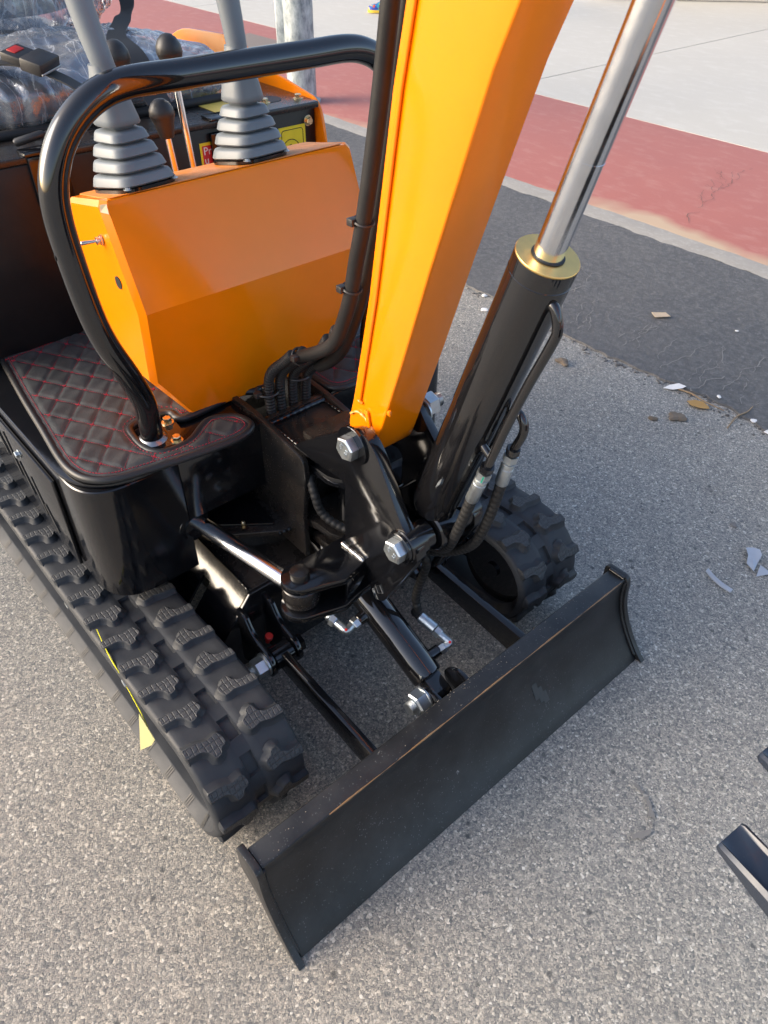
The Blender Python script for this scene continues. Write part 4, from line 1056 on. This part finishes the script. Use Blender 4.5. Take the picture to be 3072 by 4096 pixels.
rdir = V((.066, 0, .241)).normalized()
rdx = cyl('piston_rod', c1-cd*.01, c1+rdir*.76, .0176, 'chrome', bcy, 40)
lathe('rod_joint', c1+rdir*.115, rdir, [(0, .01761), (.0003, .01766), (.0006, .01761)], 'chrome', bcy, 40)
lathe('rod_end_eye', (c1.x+rdir.x*.77, -.02, c1.z+rdir.z*.77), (0, 1, 0), [(0, .03), (.003, .033), (.077, .033), (.08, .03)], 'black', bcy, 28)
# hard pipes on the cylinder's far side
yo = .012
pa = [(.044, .012, .962), (.056, yo, .963), (.066, yo, .958), (.0735, yo, .938), (.070, yo, .918)]
pb = [(.044, yo, .845), (.019, yo, .766), (-.001, yo, .694)]
tube('oil_pipe', pa+pb, .0066, 'pipe', bcy, 16, 8)
lathe('pipe_boss', (.040, .014, .962), (1, -.1, .05), [(0, .0125), (.014, .0115), (.019, .009)], 'pipe', bcy, 18)
tube('oil_pipe', [(-.022, .034, .705), (-.010, .040, .742), (.000, .043, .768), (.013, .045, .777), (.0245, .045, .766), (.0255, .045, .748), (.0148, .045, .718)], .0066, 'pipe', bcy, 16, 10)
tube('pipe_stay', [(-.028, .014, .735), (-.012, .012, .722), (.003, .012, .712)], .006, 'pipe', bcy, 12)
def hose_end(top, bot, green):
    top, bot = V(top), V(bot); d = (bot-top); L = d.length; d.normalize()
    bm = bmesh.new(); hexbolt_bm(bm, top-d*.004, d, .0185, .0115); finish('pipe_nut', bm, 'pipe', bcy, 25)
    bm = bmesh.new(); hexbolt_bm(bm, top+d*.0085, d, .0195, .0150); nn = finish('swivel_nut', bm, 'zinc', bcy, 25)
    lathe('hose_ferrule', top+d*.022, d, [(0, .0075), (.002, .0075), (.0025, .0099), (.004, .0103), (.010, .0103), (.0105, .0098), (.0125, .0098), (.013, .0103), (L-.024, .0103), (L-.022, .0095)], 'zinc', bcy, 20, 30)
    if green:
        bm = bmesh.new(); sd = V((.45, -.6, .15)); sd = (sd-d*sd.dot(d)).normalized(); s2 = d.cross(sd)
        p = top+d*.010+sd*.0108
        bm.faces.new([bm.verts.new(q) for q in (p-s2*.001, p+s2*.0012, p+s2*.0008+d*.013, p-s2*.0012+d*.013)]); finish('paint_mark', bm, 'green_ink', bcy, 0)
hose_end((-.0015, yo, .692), (-.0235, yo, .619), True)
hose_end((.014, .045, .716), (.0015, .045, .649), False)
hose('cylinder_hose', [(-.0215, yo, .627), (-.036, yo, .570), (-.050, .014, .525), (-.068, .022, .484), (-.092, .034, .452), (-.125, .045, .425), (-.19, .045, .40)], .0092, bcy, .0115, .0014)
hose('cylinder_hose', [(.003, .045, .657), (-.006, .045, .600), (-.020, .048, .545), (-.040, .052, .492), (-.072, .056, .450), (-.112, .056, .415), (-.17, .052, .385), (-.25, .05, .37)], .0090, bcy, .0115, .0014)

# ---------------------------------------------------------------- hose bundle up the back of the boom
hb = tube('boom_hose', [(-.450, -.010, .672), (-.410, -.008, .698), (-.365, -.006, .725), (-.323, -.005, .762), (-.287, -.005, .837), (-.268, -.005, .909), (-.250, -.005, .975), (-.227, -.005, 1.083), (-.208, -.005, 1.19), (-.175, -.005, 1.40), (-.11, 0, 1.75)], .0114, 'hose', EX, 20, 10)
tube('boom_hose', [(-.425, .035, .655), (-.385, .030, .685), (-.340, .026, .735), (-.297, .026, .83), (-.268, .028, .93), (-.240, .028, 1.06), (-.210, .028, 1.22), (-.165, .028, 1.45), (-.10, .03, 1.75)], .0108, 'hose', hb, 18, 10)
hose('corrugated_hose', [(-.425, -.020, .698), (-.452, -.020, .672), (-.485, -.026, .640), (-.499, -.028, .605), (-.500, -.028, .54), (-.500, -.028, .44)], .0098, hb, .0068, .0019)
hose('corrugated_hose', [(-.415, -.004, .704), (-.448, -.002, .668), (-.482, -.004, .634), (-.497, -.005, .600), (-.498, -.005, .53), (-.498, -.005, .44)], .0098, hb, .0068, .0019)
hose('corrugated_hose', [(-.372, .017, .738), (-.415, .026, .688), (-.455, .024, .650), (-.488, .022, .615), (-.498, .022, .56), (-.50, .022, .44)], .0096, hb, .0068, .0017)
hose('corrugated_hose', [(-.355, .022, .760), (-.405, .040, .692), (-.45, .050, .645), (-.485, .050, .605), (-.495, .050, .55), (-.497, .05, .44)], .0094, hb, .0068, .0017)
hose('corrugated_hose', [(-.355, -.05, .495), (-.335, -.055, .462), (-.322, -.05, .425), (-.29, -.035, .405), (-.25, -.01, .398), (-.22, .03, .40)], .0088, hb, .0115, .0013)
def tie(p, d, r, boxoff):
    tie_ = bmesh.new(); d, a, b = frame_of(d); p = V(p)
    tube_bm(tie_, [p+(a*math.cos(2*math.pi*i/24)+b*math.sin(2*math.pi*i/24))*r for i in range(25)], .0022, 6)
    q = p+V(boxoff); b2 = bmesh.new(); box_bm(b2, q.x-.006, q.x+.006, q.y-.006, q.y+.006, q.z-.005, q.z+.005, .001); merge(tie_, b2)
    finish('cable_tie', tie_, 'plastic_black', hb, 40)
tie((-.252, -.004, .970), (.25, 0, 1), .0135, (-.008, -.013, 0)); tie((-.280, -.004, .865), (.3, 0, 1), .0135, (-.008, -.013, 0))
tie((-.418, -.010, .694), (.7, 0, .5), .0145, (.006, -.014, .004)); tie((-.506, -.028, .590), (0, 0, 1), .021, (.0, -.021, 0)); tie((-.497, .036, .605), (0, 0, 1), .023, (.01, .021, 0))

# ---------------------------------------------------------------- dipper arm and bucket in front of the frame
arm = plate('dipper_arm', fillet([(.58, 2.07), (.70, 2.02), (.80, 1.2), (.86, .78), (.80, .76), (.70, 1.2)], .03), -.015, .055, 'orange', EX, 'y', .003)
bk = bpy.data.objects.new('bucket', None)
def barc(x, z): return (x, z)
shell = [(.60, .545), (.63, .50), (.70, .43), (.79, .41), (.88, .45), (.93, .54), (.93, .64), (.90, .72), (.83, .77)]
inner = [(x+(.77-x)*.05, z+(.60-z)*.05) for x, z in shell]
bm = bmesh.new(); plate_bm(bm, shell+inner[::-1], -.165, .205, 'y', .0015)
for y in (-.178, .206): plate_bm(bm, shell, y, y+.012, 'y', .0015)
bkt = finish('bucket', bm, 'black', EX, 40)
for p in bkt.data.vertices: pass
M['tooth'] = paint('blue_black_tooth', (.012, .020, .036), .16, peel=.10, dust=.06)
ca, sa = math.cos(R(-12)), math.sin(R(-12))
for k in range(3):
    tip = V((.4955-.026*k, -.1145+.134*k, .552)); d = V((.158, -.030, -.012)).normalized(); w = V((.115, .99, .05)).normalized(); n = d.cross(w).normalized()
    bm = bmesh.new(); loops = []
    for t, hw, hn, lift in ((0, .0205, .0035, 0), (.004, .022, .0055, 0), (.06, .0225, .0125, -.003), (.13, .023, .017, -.006)):
        c = tip+d*t-n*.003
        loops.append([c+w*a*hw+n*b*hn for a, b in ((-1, -1), (1, -1), (1, .6), (.8, 1), (.66, .55), (-.66, .55), (-.8, 1), (-1, .6))])
    loft(bm, loops); bevel(bm, .0012, 2, 30); finish('bucket_tooth', bm, 'tooth', bkt, 35)
# ================================================================== LOOSE THINGS
def scrap(name, pts, z, bend, mat, label, cat, loc, rz=0, th=.0012):
    bm = bmesh.new(); n = len(pts)
    lo = [(x, y, z+bend(x, y)) for x, y in pts]; hi = [(x, y, z+th+bend(x, y)) for x, y in pts]
    c0 = bm.verts.new((0, 0, z+bend(0, 0))); c1 = bm.verts.new((0, 0, z+th+bend(0, 0)))
    A = [bm.verts.new(p) for p in lo]; B = [bm.verts.new(p) for p in hi]
    for i in range(n):
        j = (i+1) % n; bm.faces.new((A[i], A[j], B[j], B[i])); bm.faces.new((A[j], A[i], c0)); bm.faces.new((B[i], B[j], c1))
    o = finish(name, bm, mat, None, 30); o.location = loc; o.rotation_euler = (0, 0, rz); return tag(o, label, cat)
def clod(name, r, mat, label, cat, loc, sc=(1, 1, .3), seed=1, amp=.35):
    rr = random.Random(seed); bm = bmesh.new(); bmesh.ops.create_icosphere(bm, subdivisions=3, radius=r)
    for v in bm.verts:
        k = 1+amp*(math.sin(v.co.x*190/ (r*60)+seed)*math.sin(v.co.y*150/(r*60)+seed*2)+rr.uniform(-.35, .35)); v.co = V((v.co.x*sc[0]*k, v.co.y*sc[1]*k, v.co.z*sc[2]*k))
    o = finish(name, bm, mat, None, 0); o.location = loc; return tag(o, label, cat, {'dirt_clod': 'dirt clods on the asphalt', 'stone_chip': 'white chips along the tar strip'}.get(name))
scrap('plastic_scrap', [(-.058, .006), (-.022, .020), (.008, .015), (.036, .019), (.046, -.004), (.038, -.021), (.014, -.024), (-.015, -.011)], .002, lambda x, y: .006+.006*math.sin(60*x)+.15*y*y*20, 'paper', 'pale grey folded plastic scrap on the asphalt, right edge', 'plastic scrap', (.135, .95, 0), R(125), .001).scale = (.85, .85, .85)
scrap('plastic_scrap', [(-.02, .012), (.018, .010), (.004, -.02)], .002, lambda x, y: .003+.004*math.sin(80*x), 'paper', 'tiny triangular pale plastic bit beside the folded scrap', 'plastic scrap', (.175, .925, 0), R(110), .001)
bm = bmesh.new(); P = resample(spline([(-.035, .014, .006), (-.012, .0, .008), (.015, -.008, .008), (.042, -.007, .005)], 8), .004)
loft(bm, [[p+V((0, -.005, 0)), p+V((0, -.0015, .002)), p+V((0, .002, .0005)), p+V((0, .006, .0025)), p+V((0, .005, -.001)), p+V((0, -.005, -.003))] for p in P])
o = finish('plastic_strip', bm, 'paper', None, 40); o.location = (.115, .812, 0); o.rotation_euler = (0, 0, R(2)); tag(o, 'curled grey plastic strip lying on the asphalt beyond the blade', 'plastic strip')
scrap('card_scrap', [(-.045, .02), (.03, .034), (.05, -.012), (-.03, -.03)], .009, lambda x, y: .004+.25*x*x*4, 'card', 'tan scrap of card lying on the dark tar strip', 'card scrap', (-.774, 1.906, 0), R(40), .003).scale = (.72, .72, .8)
scrap('leaf', [(-.05, .0), (-.02, .03), (.02, .034), (.05, .012), (.058, -.012), (.02, -.028), (-.025, -.024)], .002, lambda x, y: .008+.004*math.sin(70*x+50*y), 'leaf', 'dry orange leaf at the foot of the tar strip', 'leaf', (-.345, 1.470, 0), R(20), .001).scale = (.68, .68, .8)
scrap('paper_scrap', [(-.05, -.01), (-.02, .02), (.02, .026), (.05, .006), (.03, -.016), (-.01, -.02)], .003, lambda x, y: .006+.006*math.sin(45*x), 'white', 'white torn paper scrap against the tar strip edge', 'paper scrap', (-.452, 1.505, 0), R(40), .001).scale = (.75, .75, .8)
o = tube('twig', [(-.02, .0, .006), (.03, .004, .010), (.08, .0, .008), (.15, .006, .006)], lambda s, i: .0035-.012*s, 'twig', None, 8); o.location = (-.42, 1.505, 0); o.rotation_euler = (0, 0, R(-2)); tag(o, 'straight dry twig beside the white paper scrap', 'twig')
o = tube('twig', [(-.05, .09, .004), (-.02, .05, .008), (.0, .0, .008), (.045, -.055, .004)], lambda s, i: .0024, 'twig', None, 8); o.location = (-.225, 1.50, 0); o.rotation_euler = (0, 0, R(-30)); tag(o, 'thin curved brown stalk right of the orange leaf', 'twig')
clod('dirt_clod', .024, 'clod', 'brown dirt clod on the asphalt below the orange leaf', 'dirt clod', (-.35, 1.363, .004), seed=2)
clod('dirt_clod', .025, 'clod', 'brown dirt clod beside the boom cylinder, left of the others', 'dirt clod', (-.80, 1.352, .004), (1.2, .7, .28), seed=5)
clod('dirt_clod', .012, 'clod', 'tiny dark dirt crumb beside the larger clod', 'dirt clod', (-.394, 1.296, .003), (1.2, .8, .5), seed=6)
clod('dirt_clod', .009, 'dark_stain', 'black crumb on the asphalt above the folded plastic scrap', 'dirt clod', (.035, 1.035, .002), seed=9)
for i, (x, y, s, l) in enumerate(((-1.335, 1.52, .012, 'white stone chip nearest the boom at the tar edge'), (-1.25, 1.43, .013, 'white stone chip on asphalt just below the tar edge by the boom'), (-.322, 1.56, .008, 'white chip on the tar edge above the orange leaf'), (-.18, 1.53, .010, 'white chip at the tar edge near the right side'), (-.12, 1.505, .011, 'white chip farthest right along the tar edge'), (-.52, 2.02, .006, 'small white chip alone on the dark tar strip'))):
    clod('stone_chip', s, 'white', l, 'stone chip', (x, y, .004+(.007 if y > 1.53 else 0)), seed=20+i, amp=.25)
# yellow tape left hanging between the belt runs
t = thing('tape_strip', 'torn yellow tape stuck along the near rubber track with a loose end', 'tape', (-.40, -.468, .2))
bm = bmesh.new(); P = [(-.09, .012, .052), (-.05, .006, .048), (-.02, .003, .045), (.03, .001, .030), (.08, -.001, -.004), (.105, -.003, -.020)]
loft(bm, [[V(p)+V((0, 0, .0035)), V(p)+V((0, .0012, .0035)), V(p)+V((0, .0012, -.0035)), V(p)+V((0, 0, -.0035))] for p in P]); finish('yellow_face', bm, 'tape', t, 0)
bm = bmesh.new(); loft(bm, [[(.085, -.004, .000), (.1335, -.004, -.024), (.125, -.010, -.045), (.092, -.024, -.088)], [(.085, -.0052, .000), (.1335, -.0052, -.024), (.125, -.0112, -.045), (.092, -.0252, -.088)]]); finish('loose_end', bm, 'tape_back', t, 0)

# ---------------------------------------------------------------- person beyond the boom (mostly above the frame)
def shoe_tex():
    n = NB('multicolour_shoe'); v = n.sep(n.voro(42, out='Color', vec=n.co()))
    n.set(base=n.ramp(v[0], [(0, (.01, .05, .30)), (.32, (.02, .16, .45)), (.5, (.02, .30, .35)), (.66, (.45, .05, .02)), (.8, (.65, .40, .02)), (.93, (.05, .08, .4))], 'CONSTANT'), rough=.55); return n.m
M['shoe'] = shoe_tex(); M['sole'] = flat('shoe_sole', (.75, .5, .05), .5); M['trouser'] = flat('dark_trousers', (.03, .032, .04), .8); M['shirt'] = flat('grey_shirt', (.25, .26, .27), .8); M['skin'] = flat('skin', (.45, .27, .19), .5); M['hair'] = flat('hair', (.02, .015, .012), .6)
pr = thing('person', 'person in bright multicoloured running shoes standing on the cream pavement', 'person', (-6.73, 5.68, .022), R(-131))
def skin_body(name, nodes, edges, mat, parent, root=0, sub=2):
    me = bpy.data.meshes.new(name); me.from_pydata([n[0] for n in nodes], edges, []); o = bpy.data.objects.new(name, me); COL.objects.link(o)
    md = o.modifiers.new('s', 'SKIN'); md.use_smooth_shade = True
    lay = me.skin_vertices[0].data if me.skin_vertices else None
    for i, nd in enumerate(nodes): lay[i].radius = (nd[1], nd[1]); lay[i].use_root = i == root
    ms = o.modifiers.new('d', 'SUBSURF'); ms.levels = sub; ms.render_levels = sub
    dg = bpy.context.evaluated_depsgraph_get(); m2 = bpy.data.meshes.new_from_object(o.evaluated_get(dg)); bpy.data.objects.remove(o)
    m2.materials.clear(); m2.materials.append(M[mat]); 
    for p in m2.polygons: p.use_smooth = True
    o = bpy.data.objects.new(name, m2); return link(o, parent)
nodes = [((0, 0, .95), .13), ((0, .09, .88), .09), ((.02, .10, .50), .062), ((0, .10, .10), .045), ((0, -.09, .88), .09), ((.02, -.10, .50), .062), ((0, -.10, .10), .045), ((0, 0, 1.15), .125), ((0, 0, 1.38), .13), ((0, .17, 1.40), .06), ((.0, .22, 1.12), .045), ((.06, .22, .88), .032), ((0, -.17, 1.40), .06), ((.0, -.22, 1.12), .045), ((.06, -.22, .88), .032), ((0, 0, 1.50), .055), ((.02, 0, 1.60), .085), ((.02, 0, 1.70), .085)]
ed = [(0, 1), (1, 2), (2, 3), (0, 4), (4, 5), (5, 6), (0, 7), (7, 8), (8, 9), (9, 10), (10, 11), (8, 12), (12, 13), (13, 14), (8, 15), (15, 16), (16, 17)]
try:
    bd_ = skin_body('body', nodes, ed, 'trouser', pr)
    bd_.data.materials.append(M['shirt']); bd_.data.materials.append(M['skin'])
    for p in bd_.data.polygons:
        c = p.center; p.material_index = 2 if c.z > 1.49 or (abs(c.y) > .15 and c.z < .98) else (1 if c.z > .97 else 0)
    bm = bmesh.new(); bmesh.ops.create_uvsphere(bm, u_segments=20, v_segments=12, radius=.1, matrix=Matrix.Translation((.0, 0, 1.72)) @ Matrix.Diagonal((1.05, .95, .8, 1))); finish('hair', bm, 'hair', pr, 60)
except Exception as e: print('person body', e)
for sy, dx in ((.10, .0), (-.10, -.10)):
    bm = bmesh.new(); loops = []
    for x, hw, h in ((-.10, .020, .055), (-.085, .034, .085), (-.03, .036, .095), (.03, .038, .075), (.09, .045, .055), (.14, .040, .042), (.17, .018, .028)):
        loops.append([(x+dx, sy-hw, .022), (x+dx, sy-hw, .022+h*.5), (x+dx, sy-hw*.6, .022+h), (x+dx, sy+hw*.6, .022+h), (x+dx, sy+hw, .022+h*.5), (x+dx, sy+hw, .022)])
    loft(bm, loops); bevel(bm, .006, 2, 30); sh = finish('running_shoe', bm, 'shoe', pr, 50)
    bm = bmesh.new(); L = []
    for x, hw in ((-.108, .022), (-.09, .038), (-.03, .039), (.03, .041), (.09, .048), (.145, .043), (.178, .018)): L.append([(x+dx, sy-hw, 0), (x+dx, sy-hw, .024), (x+dx, sy+hw, .024), (x+dx, sy+hw, 0)])
    loft(bm, L); bevel(bm, .004, 2, 30); finish('sole', bm, 'sole', sh, 40)
